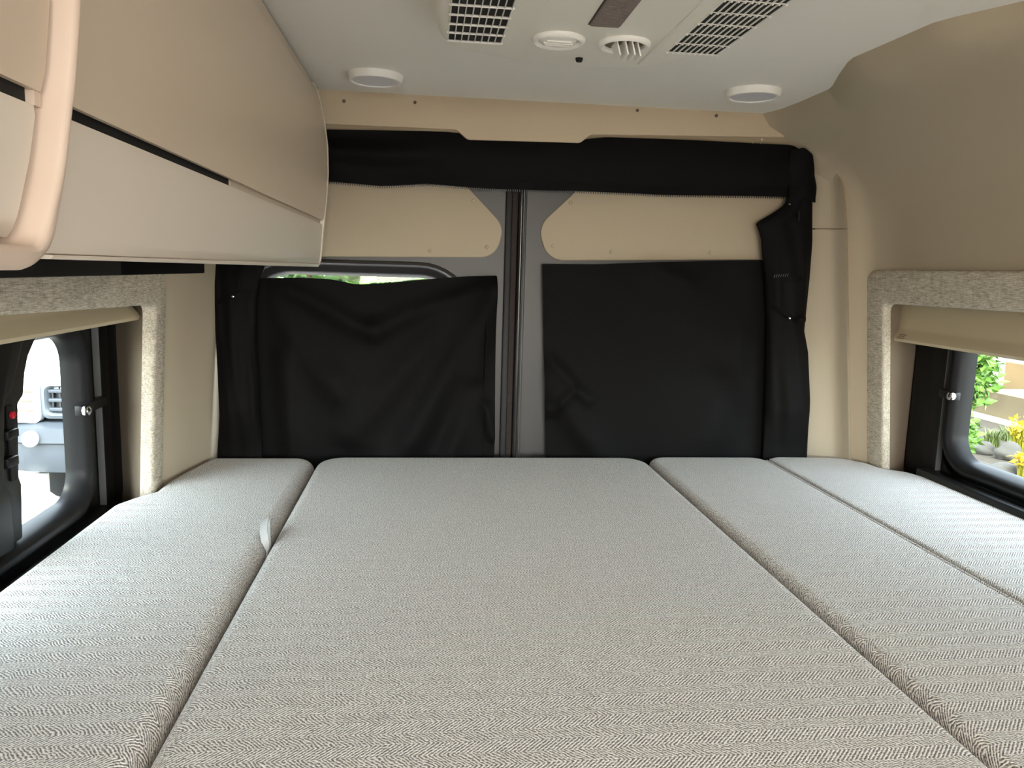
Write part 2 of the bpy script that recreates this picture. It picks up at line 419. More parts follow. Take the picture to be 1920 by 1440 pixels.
# corner pillars beside the curtain
def pillar(name, pxs, label):
    rings = []
    for py in np.linspace(*pxs['y'], 14):
        ring = []
        for k, (f, Y) in enumerate(pxs['edge']):
            px = f(py); p = onY(Y, px, py); ring.append(tuple(p))
        rings.append(ring)
    return rings
pr = empty('trim_2', (.85, 1.93, .7), 'beige corner pillar cover between the rear curtain and the garden window wall', kind='structure')
eL = lambda y: interp([280, 330, 600, 900], [1490, 1515, 1500, 1500], y)
eM = lambda y: interp([280, 310, 340, 600, 900], [1540, 1553, 1562, 1566, 1572], y)
eR = lambda y: interp([280, 330, 430, 900], [1565, 1577, 1584, 1593], y)
for nm, y0, y1 in (('upper_cover', 285, 428), ('lower_cover', 430.5, 905)):
    rings = []
    for y in np.linspace(y0, y1, 14):
        a, b, c = onY(1.972, eL(y), y), onY(1.935, eM(y), y), onY(1.895, eR(y), y)
        d = onY(1.92, eR(y)+5, y)
        k_ = max(0, (345-y)/60)*.05
        b = b+np.array([0, k_*.6, 0]); c = c+np.array([0, k_, 0]); d = d+np.array([0, k_, 0])
        mid = (a+b)/2+np.array([0, -.004, 0])
        rings.append([a, mid, b*.85+a*.15, b*.9+c*.1+np.array([-.001, -.002, 0]), (b+c)/2+np.array([-.001, -.002, 0]), c, d])
    lofto(nm, rings, M_pillar, pr, closed=False, smooth=True, angle=50)
pl_ = empty('trim_3', (-.78, 1.85, .7), 'beige corner pillar cover between the rear curtain and the truck side window', kind='structure')
rings = []
for z in np.linspace(.70, 1.30, 8):
    ring = []
    for y, dx in ((1.70, .006), (1.72, .012), (1.80, .012), (1.90, .016), (1.955, .017), (1.985, .02)):
        ring.append((xL(y, z)+dx, y, z))
    rings.append(ring)
lofto('pillar_cover', rings, M_pillar, pl_, closed=False, smooth=True, angle=50)

# ------------------------------------------------------------ bed
plat = empty('bed_platform', (.1, .9, 0), 'platform under the grey bed cushions, coloured dark as their gap shade', 'bed base')
box('platform_top', (-.755, -.12, .66), (.93, 1.68, .69), M_dark, plat)  # near-black tone makes the cushion gaps look shaded
for x0 in (-.755, .90):
    box('side_support', (x0, -.12, 0), (x0+.03, 1.66, .66), M_dark, plat)
def cushion(name, loop, label, r=.022, z0=.69, z1=ZB, crown=.004):
    root = empty(name, (sum(p[0] for p in loop)/len(loop), sum(p[1] for p in loop)/len(loop), z0), label, 'cushion', 'grey herringbone bed cushions')
    rings = []
    for d, z in ((.012, z0), (.003, z0+.012), (0, z0+.03)):
        rings.append([(u, v, z) for u, v in inset(loop, d)])
    for k in range(9):
        t = k/8*PI/2
        rings.append([(u, v, z1-r+r*math.sin(t)) for u, v in inset(loop, r*(1-math.cos(t)))])
    o = lofto('cover', rings, M_bed, root, cap=(True, True), smooth=True, angle=70)
    o.data.polygons[len(o.data.polygons)-1].use_smooth = False
    return root
NY = -.12
def zpt(px, py): p = onZ(ZB-.004, px, py); return (p[0], p[1])
# left cushion (notched round the window trim leg)
lc = fillet([(-.4835, NY), (-.4835, 1.925), (-.745, 1.925), (-.758, 1.86), (-.774, 1.775), (-.7835, 1.71), (-.7825, 1.632), (-.812, 1.585), (-.832, 1.54), (-.835, .90), (-.775, .86), (-.775, NY)], [.04, .05, .04, .05, .05, .03, .02, .04, .05, .05, .05, .04], 6)
bed_l = cushion('bed_cushion', lc, 'narrow grey herringbone bed cushion along the wall under the cabinet', .03)
mc = fillet([(-.4795, NY), (.3585, NY), (.3585, 1.929), (-.4795, 1.929)], [.03, .03, .07, .07], 8)
bed_m = cushion('bed_cushion', mc, 'widest grey herringbone bed cushion in the middle with a white pull tab', .024)
rc = fillet([(.3625, NY), (.6875, NY), (.6875, 1.929), (.3625, 1.929)], [.03, .03, .05, .05], 8)
bed_r = cushion('bed_cushion', rc, 'long grey herringbone bed cushion between the widest and the window side one', .018)
wc = fillet([(.6905, NY), (.945, NY), (.945, .87), (1.01, .92), (1.01, 1.30), (1.02, 1.45), (1.035, 1.66), (1.00, 1.77), (.955, 1.805), (.945, 1.86), (.90, 1.92), (.6905, 1.929)], [.03, .03, .04, .05, .1, .1, .06, .05, .03, .05, .05, .04], 6)
bed_w = cushion('bed_cushion', wc, 'grey herringbone bed cushion below the garden window', .012)
def piping(root, pts): tube('piping', pts, .0042, M_bed, root, 8)
piping(bed_w, [(.6965, y, ZB-.0035) for y in np.linspace(NY+.03, 1.90, 30)])
piping(bed_r, [(.6815, y, ZB-.0045) for y in np.linspace(NY+.03, 1.89, 30)])
# webbing pull tab sticking out of the gap
rings = []
path = [(-.4815, 1.235, ZB-.03), (-.4815, 1.236, ZB-.012), (-.486, 1.24, ZB+.002), (-.492, 1.27, ZB+.012), (-.497, 1.32, ZB+.017), (-.500, 1.375, ZB+.017), (-.501, 1.392, ZB+.013), (-.500, 1.385, ZB+.007), (-.494, 1.33, ZB+.004), (-.487, 1.275, ZB-.001), (-.4817, 1.262, ZB-.012), (-.4817, 1.26, ZB-.03)]
path = [Vector((p[0], 1.302+(p[1]-1.235)*.58, p[2])) for p in path]
for i, p in enumerate(path):
    t = (path[min(i+1, len(path)-1)]-path[max(0, i-1)]).normalized()
    wv = Vector((.0062, 0, .002)) if p.z > ZB-.01 else Vector((.0004, .006, 0)); nv = t.cross(wv).normalized()*.0011
    rings.append([p-wv-nv, p+wv-nv, p+wv+nv, p-wv+nv])
lofto('pull_tab', rings, M_tab, bed_m, cap=(True, True), smooth=True, angle=50)

# ------------------------------------------------------------ overhead cabinets
PZ = [1.262, 1.275, 1.30, 1.365, 1.42, 1.475, 1.54, 1.60, 1.652, 1.68]
PX = [-.470, -.466, -.4625, -.457, -.450, -.4465, -.4475, -.4545, -.466, -.478]
def cx(z): return interp(PZ, PX, z)
def NR(z): return interp([1.25, 1.28, 1.293, 1.331, 1.371, 1.678], [.494, .513, .520, .533, .541, .543], z)
def panel(name, z0, z1, y0, y1, off, th, m, parent, n=14):
    fy0 = y0 if callable(y0) else (lambda z: y0)
    fy1 = y1 if callable(y1) else (lambda z: y1)
    zs = np.linspace(z0, z1, n); ch = .0016
    loop = [(cx(z)+off-(ch if i in (0, n-1) else 0), z) for i, z in enumerate(zs)]+[(cx(z)+off-th, z) for z in zs[::-1]]
    rings = [[(u-ch*.6, fy0(v), v) for u, v in loop], [(u, fy0(v)+ch, v) for u, v in loop], [(u, fy1(v)-ch, v) for u, v in loop], [(u-ch*.6, fy1(v), v) for u, v in loop]]
    return lofto(name, rings, m, parent, cap=(True, True), smooth=True, angle=30)
CY0, CY1 = .553, 1.865
def NA(z): return interp([1.262, 1.275, 1.29, 1.325, 1.375, 1.678], [.5205, .5295, .535, .544, .552, .554], z)
cabA = empty('overhead_cabinet', (-.65, 1.2, 1.262), 'long curved overhead cabinet with taupe flap over a cream lower panel, beside the rear doors', 'cabinet')
def cab_body(root, y0, y1):
    zs = np.linspace(1.270, 1.6785, 16)
    loop = fillet([(cx(1.270)-.03, 1.270)]+[(cx(z)-.022, z) for z in zs[1:]]+[(-.80, 1.6785), (-.80, 1.270)], 0)
    return prism('body', loop, lambda u, v, t: (u, t, v), y0, y1, M_cab_rim, root)
cab_body(cabA, CY0, CY1)
panel('lower_panel', 1.2722, 1.363, NA, CY1-.004, 0, .02, M_cab_lo, cabA)
panel('flap_door', 1.3715, 1.672, NA, CY1-.004, .0015, .006, M_cab_up, cabA, 24)
box('slot_shade', (cx(1.368)-.0215, CY0+.03, 1.364), (cx(1.368)-.009, 1.03, 1.40), M_dark, cabA)  # black box painted as the shade inside the gap
box('slot_lip', (cx(1.368)-.0215, 1.03, 1.364), (cx(1.368)-.0065, CY1-.005, 1.40), M_cab_up, cabA)
# far end cap with a rounded lower corner that runs back along the bottom
op = fillet([(CY1+.012, 1.678), (CY1+.012, 1.2645), (CY0, 1.2685)], [0, .028, 0], 8, False)
ip = fillet([(CY1-.004, 1.678), (CY1-.004, 1.2725), (CY0, 1.2715)], [0, .014, 0], 8, False)
def resample(path, n):
    P = np.array(path); s = np.concatenate([[0], np.cumsum(np.linalg.norm(np.diff(P, axis=0), axis=1))]); t = np.linspace(0, s[-1], n)
    return P, s, t
def dense(op, ip, n=14):
    O, I = [op[0]], [ip[0]]
    for i in range(1, len(op)):
        k = n if np.linalg.norm(np.array(op[i])-np.array(op[i-1])) > .05 else 1
        for j in range(1, k+1):
            f = j/k
            O.append(tuple(np.array(op[i-1])*(1-f)+np.array(op[i])*f)); I.append(tuple(np.array(ip[i-1])*(1-f)+np.array(ip[i])*f))
    return O, I
def rim(name, op, ip, back, front, m, parent, rr=.003):
    O, I = dense(op, ip); rings = []
    for (oy, oz), (iy, iz) in zip(O, I):
        o = np.array([oy, oz]); i_ = np.array([iy, iz]); d = (i_-o)/np.linalg.norm(i_-o)
        xo, xi = cx(oz), cx(iz)
        P = lambda q, x: (x, q[0], q[1])
        rings.append([P(o, xo-back), P(o, xo+front-rr), P(o+d*rr*.3, xo+front-rr*.3), P(o+d*rr, xo+front), P(i_-d*rr, xi+front), P(i_-d*rr*.3, xi+front-rr*.3), P(i_, xi+front-rr), P(i_, xi-back)])
    return lofto(name, rings, m, parent, cap=(True, True), smooth=True, angle=50)
rim('end_rim', op, ip, .025, .0025, M_cab_lo, cabA, .0015)

cabB = empty('overhead_cabinet', (-.65, -.1, 1.262), 'overhead cabinet ahead of the raised divider rib, with a finger slot painted shade dark', 'cabinet')
BY0, BY1 = -.75, .497
cab_body(cabB, BY0, .533)
panel('lower_panel', 1.281, 1.3635, BY0, lambda z: NR(z)-.006, -.003, .018, M_cab_lo, cabB)
panel('flap_door', 1.3725, 1.672, BY0, lambda z: NR(z)-.004, -.001, .006, M_cab_up, cabB, 24)
box('slot_shade', (cx(1.368)-.0215, BY0+.02, 1.364), (cx(1.368)-.009, .530, 1.40), M_dark, cabB)  # same black filler for the shadow gap of this cabinet
box('slot_stop', (cx(1.368)-.02, .530, 1.3635), (cx(1.368)-.0035, .538, 1.3735), M_cab_rim, cabB)
op = fillet([(.553, 1.678), (.551, 1.375), (.543, 1.325), (.526, 1.2615), (BY0, 1.2615)], [0, .1, .1, .035, 0], 10, False)
ip = fillet([(.543, 1.678), (.542, 1.375), (.534, 1.328), (.515, 1.2765), (BY0, 1.2765)], [0, .1, .1, .014, 0], 10, False)
rim('divider_rib', op, ip, .03, .0125, M_cab_rim, cabB, .004)

rail = empty('black_track', (-.7, .6, 1.235), 'matt black track box slung under the overhead cabinets', 'track')
RX = -.60
pA = onX(RX, 228, 500)[1]; pB = onX(RX, 386, 498)[1]
zr = onX(RX, 200, 517)[2]
box('track_box', (-.76, -.7, zr), (RX, pA, 1.2695), M_black_rail, rail, .002)
box('end_block', (-.76, pA, zr), (RX-.002, pB, 1.2695), M_black_block, rail, .002)

# ------------------------------------------------------------ side windows
def side_window(sg, XW, hole, pxs, fx, zfl, zgl, name, label, parent_label=None):
    """sg -1 / 1; XW plane of the black frame; hole in the wall; pxs = y positions"""
    y0, y1, z0, z1 = hole
    root = empty(name, (XW, (y0+y1)/2, z0), label, kind='structure')
    f3 = lambda u, v, x: (x, u, v)
    yfl, yl1, yl2, ygl = pxs['flange'], pxs['l1'], pxs['l2'], pxs['glass']
    yn = y0-.06
    A = rrect(y0, y1, z0, z1, .03); B = rrect(yn, yfl+.005, zfl[0]-.02, zfl[1]+.02, .06)
    ra = [(fx(u, v), u, v) for u, v in A]
    lofto('jamb', [ra, [f3(u, v, XW+sg*.004) for u, v in B]], mat('shaded_jamb_vinyl', (128, 114, 97), .8, spec=.2, bump=.15, bscale=500), root, smooth=True, angle=40)  # beige vinyl toned down: shade of the recess is in the colour
    # flange ring
    Fo = rrect(yn-.01, yfl+.012, zfl[0]-.03, zfl[1]+.03, .06); Fi = rrect(yn+.11, ygl+.055, zgl[0]-.05, zgl[1]+.03, .07)
    lofto('flange', [[f3(u, v, XW+sg*.02) for u, v in Fo], [f3(u, v, XW) for u, v in Fo], [f3(u, v, XW-sg*.006) for u, v in inset(Fo, .012)], [f3(u, v, XW-sg*.004) for u, v in Fi], [f3(u, v, XW+sg*.03) for u, v in Fi]], M_winblk, root, smooth=True, angle=40)
    # vertical slide track: two strips with pale seal lines
    box('slide_track', (XW-sg*.018, yl2, zfl[0]-.01), (XW, yl1-.002, zfl[1]), M_winblk2, root, .003)
    box('outer_track', (XW-sg*.012, yl1+.002, zfl[0]-.01), (XW, yfl-.012, zfl[1]), M_winblk, root, .003)
    box('seal_line', (XW-sg*.0135, yl1-.0012, zfl[0]), (XW-sg*.004, yl1+.0012, zfl[1]), M_rubline, root)
    box('seal_line', (XW-sg*.0195, yl2-.0010, zfl[0]), (XW-sg*.006, yl2+.0008, zfl[1]), M_rubline, root)
    # lower track
    box('lower_track', (XW-sg*.05, yn+.02, z0-.02), (XW+sg*.0, yl2+.03, zgl[0]-.045), M_winblk, root, .006)
    box('lower_lip', (XW-sg*.058, yn+.02, z0+.04), (XW-sg*.046, yl2+.015, zgl[0]-.062), M_winblk2, root, .004)
    # sliding sash: convex ring
    G = rrect(yn+.16, ygl, zgl[0], zgl[1], .055, 8)
    prof = [(-.075, .014), (-.042, .006), (-.042, -.010), (-.034, -.022), (-.024, -.027), (-.012, -.022), (-.006, -.008), (-.001, .004), (0, .022)]
    lofto('sash', [[f3(u, v, XW+sg*dx) for u, v in inset(G, d)] for d, dx in prof], M_winblk2, root, smooth=True, angle=60)
    gi = inset(G, -.012)
    lofto('pane', [[f3(u, v, XW+sg*.016) for u, v in gi], [f3(u, v, XW+sg*.020) for u, v in gi]], M_glass, root, cap=(True, True), smooth=False)
    # latch knob
    kp = onX(XW-sg*.03, *pxs['knob'])
    br = box('latch_arm', (XW-sg*.03, kp[1]-.006, kp[2]-.010), (XW-sg*.016, yl2+.004, kp[2]+.010), M_winblk, root, .003)
    lathe('latch_knob', [(.004, 0), (.0095, .003), (.011, .008), (.009, .014), (.004, .0165), (0, .017)], (XW-sg*.028, kp[1], kp[2]), M_chrome, br, 16, 0, -sg)
    return root
XWR, XWL = 1.055, -.905
def yat(X, px, py=740): return onX(X, px, py)[1]
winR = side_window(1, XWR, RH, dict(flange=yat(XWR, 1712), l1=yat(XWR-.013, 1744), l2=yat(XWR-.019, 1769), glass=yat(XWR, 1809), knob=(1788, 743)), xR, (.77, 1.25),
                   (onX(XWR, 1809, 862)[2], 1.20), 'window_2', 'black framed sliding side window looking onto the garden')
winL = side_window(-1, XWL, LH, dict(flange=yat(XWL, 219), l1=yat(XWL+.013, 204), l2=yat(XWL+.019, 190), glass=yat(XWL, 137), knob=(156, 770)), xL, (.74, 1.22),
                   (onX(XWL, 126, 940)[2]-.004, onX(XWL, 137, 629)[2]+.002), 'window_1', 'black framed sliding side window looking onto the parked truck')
# left window: centre post with its latch, shaped round the latch recess
XP = XWL+.012
out = [(-60, 560), (78, 618), (66, 640), (54, 668), (48, 700), (45, 742), (35, 757), (37, 893), (42, 907), (43, 960), (44, 1010), (-60, 1075)]
pp = [onX(XP, px, py) for px, py in out]
prism('centre_post', fillet([(p[1], p[2]) for p in pp], .006, 3), lambda u, v, t: (t, u, v), XWL-.012, XP, M_winblk2, winL, .005)
out = [(33, 590), (52, 612), (40, 660), (24, 730), (10, 752), (9, 905), (22, 925), (30, 1030), (-60, 1085), (-60, 560)]
pp = [onX(XP+.014, px, py) for px, py in out]
post = prism('post_cover', fillet([(p[1], p[2]) for p in pp], .008, 3), lambda u, v, t: (t, u, v), XP-.002, XP+.014, M_winblk2, winL, .004)
def px_box(name, X0, X1, px0, py0, px1, py1, m, parent, bev=.002):
    a, b = onX(X1, px0, py0), onX(X1, px1, py1)
    return box(name, (X0, a[1], a[2]), (X1, b[1], b[2]), m, parent, bev)
px_box('latch_recess', XP, XP+.004, 14, 762, 34, 898, M_dark, winL, .001)
for y in (810, 862):
    px_box('latch_lever', XP, XP+.014, 15, y, 37, y+8, M_winblk, winL)
bp = onX(XP+.006, 21, 778)
lathe('red_button', [(.006, 0), (.006, .004), (.004, .006), (0, .006)], bp, M_red, winL, 14, 0, 1)

# fabric covered window surrounds (three sided)
def surround(name, sg, x0, k, op, ip, depth, label):
    O, I = dense(op, ip, 10); rings = []
    X = lambda z, d: x0-sg*k*(z-.795)+sg*(depth-d)
    r = .009
    for o, i_ in zip(O, I):
        o = np.array(o); i_ = np.array(i_); w_ = np.linalg.norm(i_-o); d = (i_-o)/w_; rr = min(r, w_*.3)
        P = lambda q, dd: (X(q[1], dd), q[0], q[1])
        ring = [P(o, 0), P(o, depth-rr)]
        for t in (PI/6, PI/3, PI/2): ring.append(P(o+d*rr*(1-math.cos(t)), depth-rr+rr*math.sin(t)))
        for t in (PI/2, PI/3, PI/6): ring.append(P(i_-d*rr*(1-math.cos(t)), depth-rr+rr*math.sin(t)))
        ring += [P(i_, depth-rr), P(i_, 0)]
        rings.append(ring)
    o = lofto(name, rings, M_linen, None, cap=(True, True), smooth=True, angle=60)
    return o
op = fillet([(1.902, .775), (1.902, 1.297), (.73, 1.295), (.73, .775)], [0, .055, .055, 0], 10, False)
ip = fillet([(1.812, .775), (1.812, 1.214), (.82, 1.222), (.82, .775)], [0, .022, .022, 0], 10, False)
sR = surround('window_surround', 1, .957, .1, op, ip, .02, '')
tag(sR, 'heather beige fabric surround of the garden side window', 'window surround', 'fabric window surrounds')
op = fillet([(1.703, .765), (1.703, 1.258), (.74, 1.258), (.74, .765)], [0, .05, .05, 0], 10, False)
ip = fillet([(1.638, .765), (1.638, 1.180), (.82, 1.198), (.82, .765)], [0, .022, .022, 0], 10, False)
sL = surround('window_surround', -1, -.782, .055, op, ip, .026, '')
tag(sL, 'heather beige fabric surround of the window below the overhead cabinet', 'window surround', 'fabric window surrounds')

# roller blind cassettes
def cassette(sg, X0, zl, y0, y1, zt, label, logo=None):
    root = empty('roller_blind', (X0, (y0+y1)/2, zl(y1)), label, 'window blind')
    rings = []
    for y in np.linspace(y0, y1, 12):
        b = zl(y)
        pr_ = [(.06, zt), (.006, zt), (.004, b+.035), (.002, b+.028), (-.010, b+.016), (-.014, b+.008), (-.010, b+.001), (-.002, b), (.06, b+.004)]
        rings.append([(X0+sg*d, y, z) for d, z in pr_])
    lofto('cassette', rings, M_blind, root, cap=(True, True), smooth=True, angle=50)
    b = zl(y1)
    lp = [(-.010, b+.004), (-.004, b-.001), (.055, b+.004), (.055, zt), (.010, zt), (.010, b+.036), (-.002, b+.02)]
    prism('end_cap', fillet(lp, .003, 3), lambda u, v, t: (X0+sg*u, t, v), y1-.0, y1+.006, M_blind2, root)
    return root
XB = .975
zl = lambda y: interp([.5, onX(XB-.012, 1676, 640)[1]], [onX(XB-.012, 1676, 640)[2], onX(XB-.012, 1676, 640)[2]], y)
yb1 = onX(XB, 1681, 610)[1]
blR = cassette(1, XB, zl, .86, yb1, 1.235, 'beige roller blind cassette over the garden side window, with small printed mark')
# small printed mark near its end: a slanted outline with three glyphs, set on the lower face
def mark(parent):
    bm = bmesh.new()
    zb = zl(1)
    def q(s, t):      # s along the cassette towards the camera, t up the sloping lower face
        y = yb1-.028-s-.006*t/.012*.4
        z = zb+.0105+t; x = XB+interp([zb+.008, zb+.016, zb+.028], [-.014, -.010, .002], z)-.0007
        return Vector((x, y, z))
    def stroke(a, b, w_=.0011):
        (s0, t0), (s1, t1) = a, b; dx, dy = s1-s0, t1-t0; l = math.hypot(dx, dy); nx, ny = -dy/l*w_/2, dx/l*w_/2
        vs_ = [bm.verts.new(q(s0+nx, t0+ny)), bm.verts.new(q(s1+nx, t1+ny)), bm.verts.new(q(s1-nx, t1-ny)), bm.verts.new(q(s0-nx, t0-ny))]
        bm.faces.new(vs_)
    W, H = .027, .009
    for a, b in (((0, 0), (W, 0)), ((0, H), (W, H)), ((0, 0), (0, H)), ((W, 0), (W, H)),
                 ((.004, .002), (.004, .007)), ((.004, .007), (.008, .007)), ((.004, .002), (.008, .002)),
                 ((.0115, .002), (.0115, .007)), ((.0115, .007), (.0155, .0045)), ((.0155, .0045), (.0115, .002)),
                 ((.019, .002), (.019, .007)), ((.019, .007), (.023, .007)), ((.019, .0045), (.023, .0045)), ((.023, .002), (.023, .007))):
        stroke(a, b)
    return fin('printed_mark', bm, M_print, parent)
mark(blR)
XBL = -.815
ll0, ll1 = onX(XBL, 0, 644), onX(XBL, 250, 601)
blL = cassette(-1, XBL, lambda y: (ll0[2]+ll1[2])/2+0*y, .86, ll1[1], 1.215, 'shaded beige roller blind cassette over the truck side window')

# ------------------------------------------------------------ black curtain set
YC = 1.945
def cloth(name, top, bot, m, parent, Yf, nu=60, nv=40, th=.0022):
    """top, bot: pixel polylines (same x order); Yf(s,t) depth of the cloth"""
    T = np.array(top, float); B = np.array(bot, float)
    st = np.linspace(0, 1, len(T)); sb = np.linspace(0, 1, len(B))
    V = []; Fc = []
    for i in range(nu+1):
        s = i/nu
        a = np.array([np.interp(s, st, T[:, 0]), np.interp(s, st, T[:, 1])]); b = np.array([np.interp(s, sb, B[:, 0]), np.interp(s, sb, B[:, 1])])
        for j in range(nv+1):
            t = j/nv; p = a*(1-t)+b*t
            V.append(tuple(onY(YC, p[0], p[1])+np.array([0, Yf(s, t)-YC, 0])))
    n = len(V)
    for i in range(nu):
        for j in range(nv):
            a = i*(nv+1)+j; Fc.append((a, a+1, a+nv+2, a+nv+1))
    V2 = [(x, y+th, z) for x, y, z in V]
    F2 = [tuple(k+n for k in f[::-1]) for f in Fc]
    edge = [i*(nv+1) for i in range(nu+1)]+[nu*(nv+1)+j for j in range(1, nv+1)]+[i*(nv+1)+nv for i in range(nu-1, -1, -1)]+[j for j in range(nv-1, 0, -1)]
    F3 = [(edge[k], edge[(k+1) % len(edge)], edge[(k+1) % len(edge)]+n, edge[k]+n) for k in range(len(edge))]
    return mk(name, V+V2, Fc+F2+F3, m, parent, True, 60)
def G(s, c, w_): return math.exp(-((s-c)/w_)**2)
# valance with zip edge
val = empty('screen_valance', (0.03, YC, 1.47), 'black fabric valance with zip teeth across the top of the rear doors', 'curtain')
def yv(s, t):
    y = 1.950
    y -= .010*math.sin(PI*min(1, t*1.1))
    y += .006*math.sin(t*9+s*5)*G(s, .08, .3)*(1-t*.3)+.004*math.sin(t*14-s*9)*G(s, .05, .2)
    y += .003*math.sin(s*23+t*3)*(.4+t)
    return y
vt = [(540, 241), (700, 243), (850, 246), (900, 256), (1090, 262), (1130, 256), (1300, 262), (1500, 272), (1512, 285)]
vb = [(540, 334), (640, 342), (720, 349), (800, 345), (890, 353), (960, 355), (1075, 358), (1250, 365), (1490, 369)]
def at_poly(P, x): return float(np.interp(x, [p[0] for p in P], [p[1] for p in P]))
xs = np.linspace(540, 1512, 40)
cloth('valance_cloth', [(x, at_poly(vt, x)) for x in xs], [(x, at_poly(vb, min(x, 1490))) for x in xs], M_cloth, val, yv, 90, 20)
cloth('zip_tape', [(x, at_poly(vb, x)-14) for x in xs if x < 1490], [(x, at_poly(vb, x)) for x in xs if x < 1490], M_cloth2, val, lambda s, t: yv(s*.975, .9)-.0035, 80, 3)
bm = bmesh.new()
x = 545.0
while x < 1478:
    y = at_poly(vb, x); s = (x-540)/972
    p = onY(YC, x, y); yy = yv(s, 1)-.003
    zt_ = p[2]+.001
    a = .0012; h = .0062
    vs_ = [bm.verts.new((p[0]-a, yy, zt_)), bm.verts.new((p[0]+a, yy, zt_)), bm.verts.new((p[0]+a*.6, yy, zt_-h)), bm.verts.new((p[0]-a*.6, yy, zt_-h)),
           bm.verts.new((p[0]-a, yy+.002, zt_)), bm.verts.new((p[0]+a, yy+.002, zt_)), bm.verts.new((p[0]+a*.6, yy+.002, zt_-h)), bm.verts.new((p[0]-a*.6, yy+.002, zt_-h))]
    for f in ((0, 1, 2, 3), (7, 6, 5, 4), (0, 4, 5, 1), (1, 5, 6, 2), (2, 6, 7, 3), (3, 7, 4, 0)): bm.faces.new([vs_[k] for k in f])
    x += 4.3
tag(fin('zip_teeth', bm, M_zip, val), 'row of tiny zip teeth along the lower edge', kind='stuff')

# window covers
def fold(s, t, s0, t0, s1, t1, w_, amp):
    """a soft ridge along the line (s0,t0)-(s1,t1)"""
    dx, dy = s1-s0, t1-t0; l2 = dx*dx+dy*dy
    k = max(0, min(1, ((s-s0)*dx+(t-t0)*dy)/l2))
    d = math.hypot(s-s0-k*dx, t-t0-k*dy)
    return amp*math.exp(-(d/w_)**2)
def hem(nm, px0, px1, base, parent): pass
covL = empty('window_cover', (-.33, YC, .70), 'black fabric window cover sagging open over a sunlit slit', 'window cover', 'black rear window covers')
def yl_(s, t):
    y = 1.957-.006*math.sin(PI*s); e_ = min(1, max(0, (s-.045)/.1))
    for f in ((1.0, .05, .55, 1.0, .06, -.014), (1.0, .1, .78, 1.0, .05, -.012), (.95, .02, .40, .75, .07, -.008), (.02, .1, .35, .55, .07, -.007), (.05, .02, .5, .25, .05, -.008), (.5, .22, .98, .05, .05, -.007),
              (.9, .55, .68, 1.0, .05, .008), (.35, .5, .55, 1.0, .09, -.008), (.10, .4, .18, 1, .06, -.009), (.96, .62, .99, .78, .02, -.008)): y += 1.7*e_*fold(s, t, *f)*(1 if t < .8 else max(.3, 1-(t-.8)*4))
    y += e_*(.0025*math.sin(7*s+5*t)+.0015*math.sin(17*s-9*t))
    return min(y, 1.962)
tl = [(478, 522), (560, 521), (620, 524), (668, 534), (730, 531), (800, 524), (870, 519), (932, 517)]
bl = [(478, 905), (620, 905), (800, 905), (926, 905)]
xs = np.linspace(478, 930, 40)
cl = cloth('cover_cloth', [(x, at_poly(tl, x)) for x in xs], [(x-4*(x-478)/452, 905) for x in xs], M_cloth, covL, yl_, 90, 70)
cloth('side_hem', [(912, 519), (931, 518)], [(905, 905), (927, 905)], M_cloth2, covL, lambda s, t: yl_(.955+.043*s, t)-.0035, 6, 50, .0015)
cloth('top_hem', [(x, at_poly(tl, x)-.5) for x in xs], [(x, at_poly(tl, x)+17) for x in xs], M_cloth2, covL, lambda s, t: yl_(s, .04*t)-.0032, 70, 4, .0015)
covR = empty('window_cover', (.42, YC, .70), 'black fabric window cover hanging flat below the unzipped side panel', 'window cover', 'black rear window covers')
def yr_(s, t):
    y = 1.957-.006*math.sin(PI*s); e_ = min(1, max(0, (.93-s)/.1))
    for f in ((1.0, .1, .62, .95, .10, -.010), (.02, .55, .3, 1.0, .06, -.010), (.75, .55, 1.0, 1.0, .08, .008), (.03, .45, .18, .62, .03, -.008), (.02, .68, .12, .58, .02, -.007), (.2, .15, .75, .35, .15, -.006), (.45, .02, .6, .1, .05, -.006)): y += 1.7*e_*fold(s, t, *f)*(1 if t < .8 else max(.3, 1-(t-.8)*4))
    y += e_*(.002*math.sin(6*s+4*t)+.0012*math.sin(19*s-7*t))
    return min(y, 1.962)
tr = [(1019, 495), (1120, 496), (1230, 492), (1330, 490), (1450, 488)]
xs = np.linspace(1019, 1460, 30)
cloth('cover_cloth', [(x, at_poly(tr, x)) for x in xs], [(x+7*(1460-x)/441, 905) for x in xs], M_cloth, covR, yr_, 80, 70)
cloth('side_hem', [(1018, 495), (1040, 495)], [(1025, 905), (1047, 905)], M_cloth2, covR, lambda s, t: yr_(.05*s, t)-.0035, 6, 50, .0015)
cloth('top_hem', [(x, at_poly(tr, x)-.5) for x in xs], [(x, at_poly(tr, x)+17) for x in xs], M_cloth2, covR, lambda s, t: yr_(s, .045*t)-.0032, 60, 4, .0015)

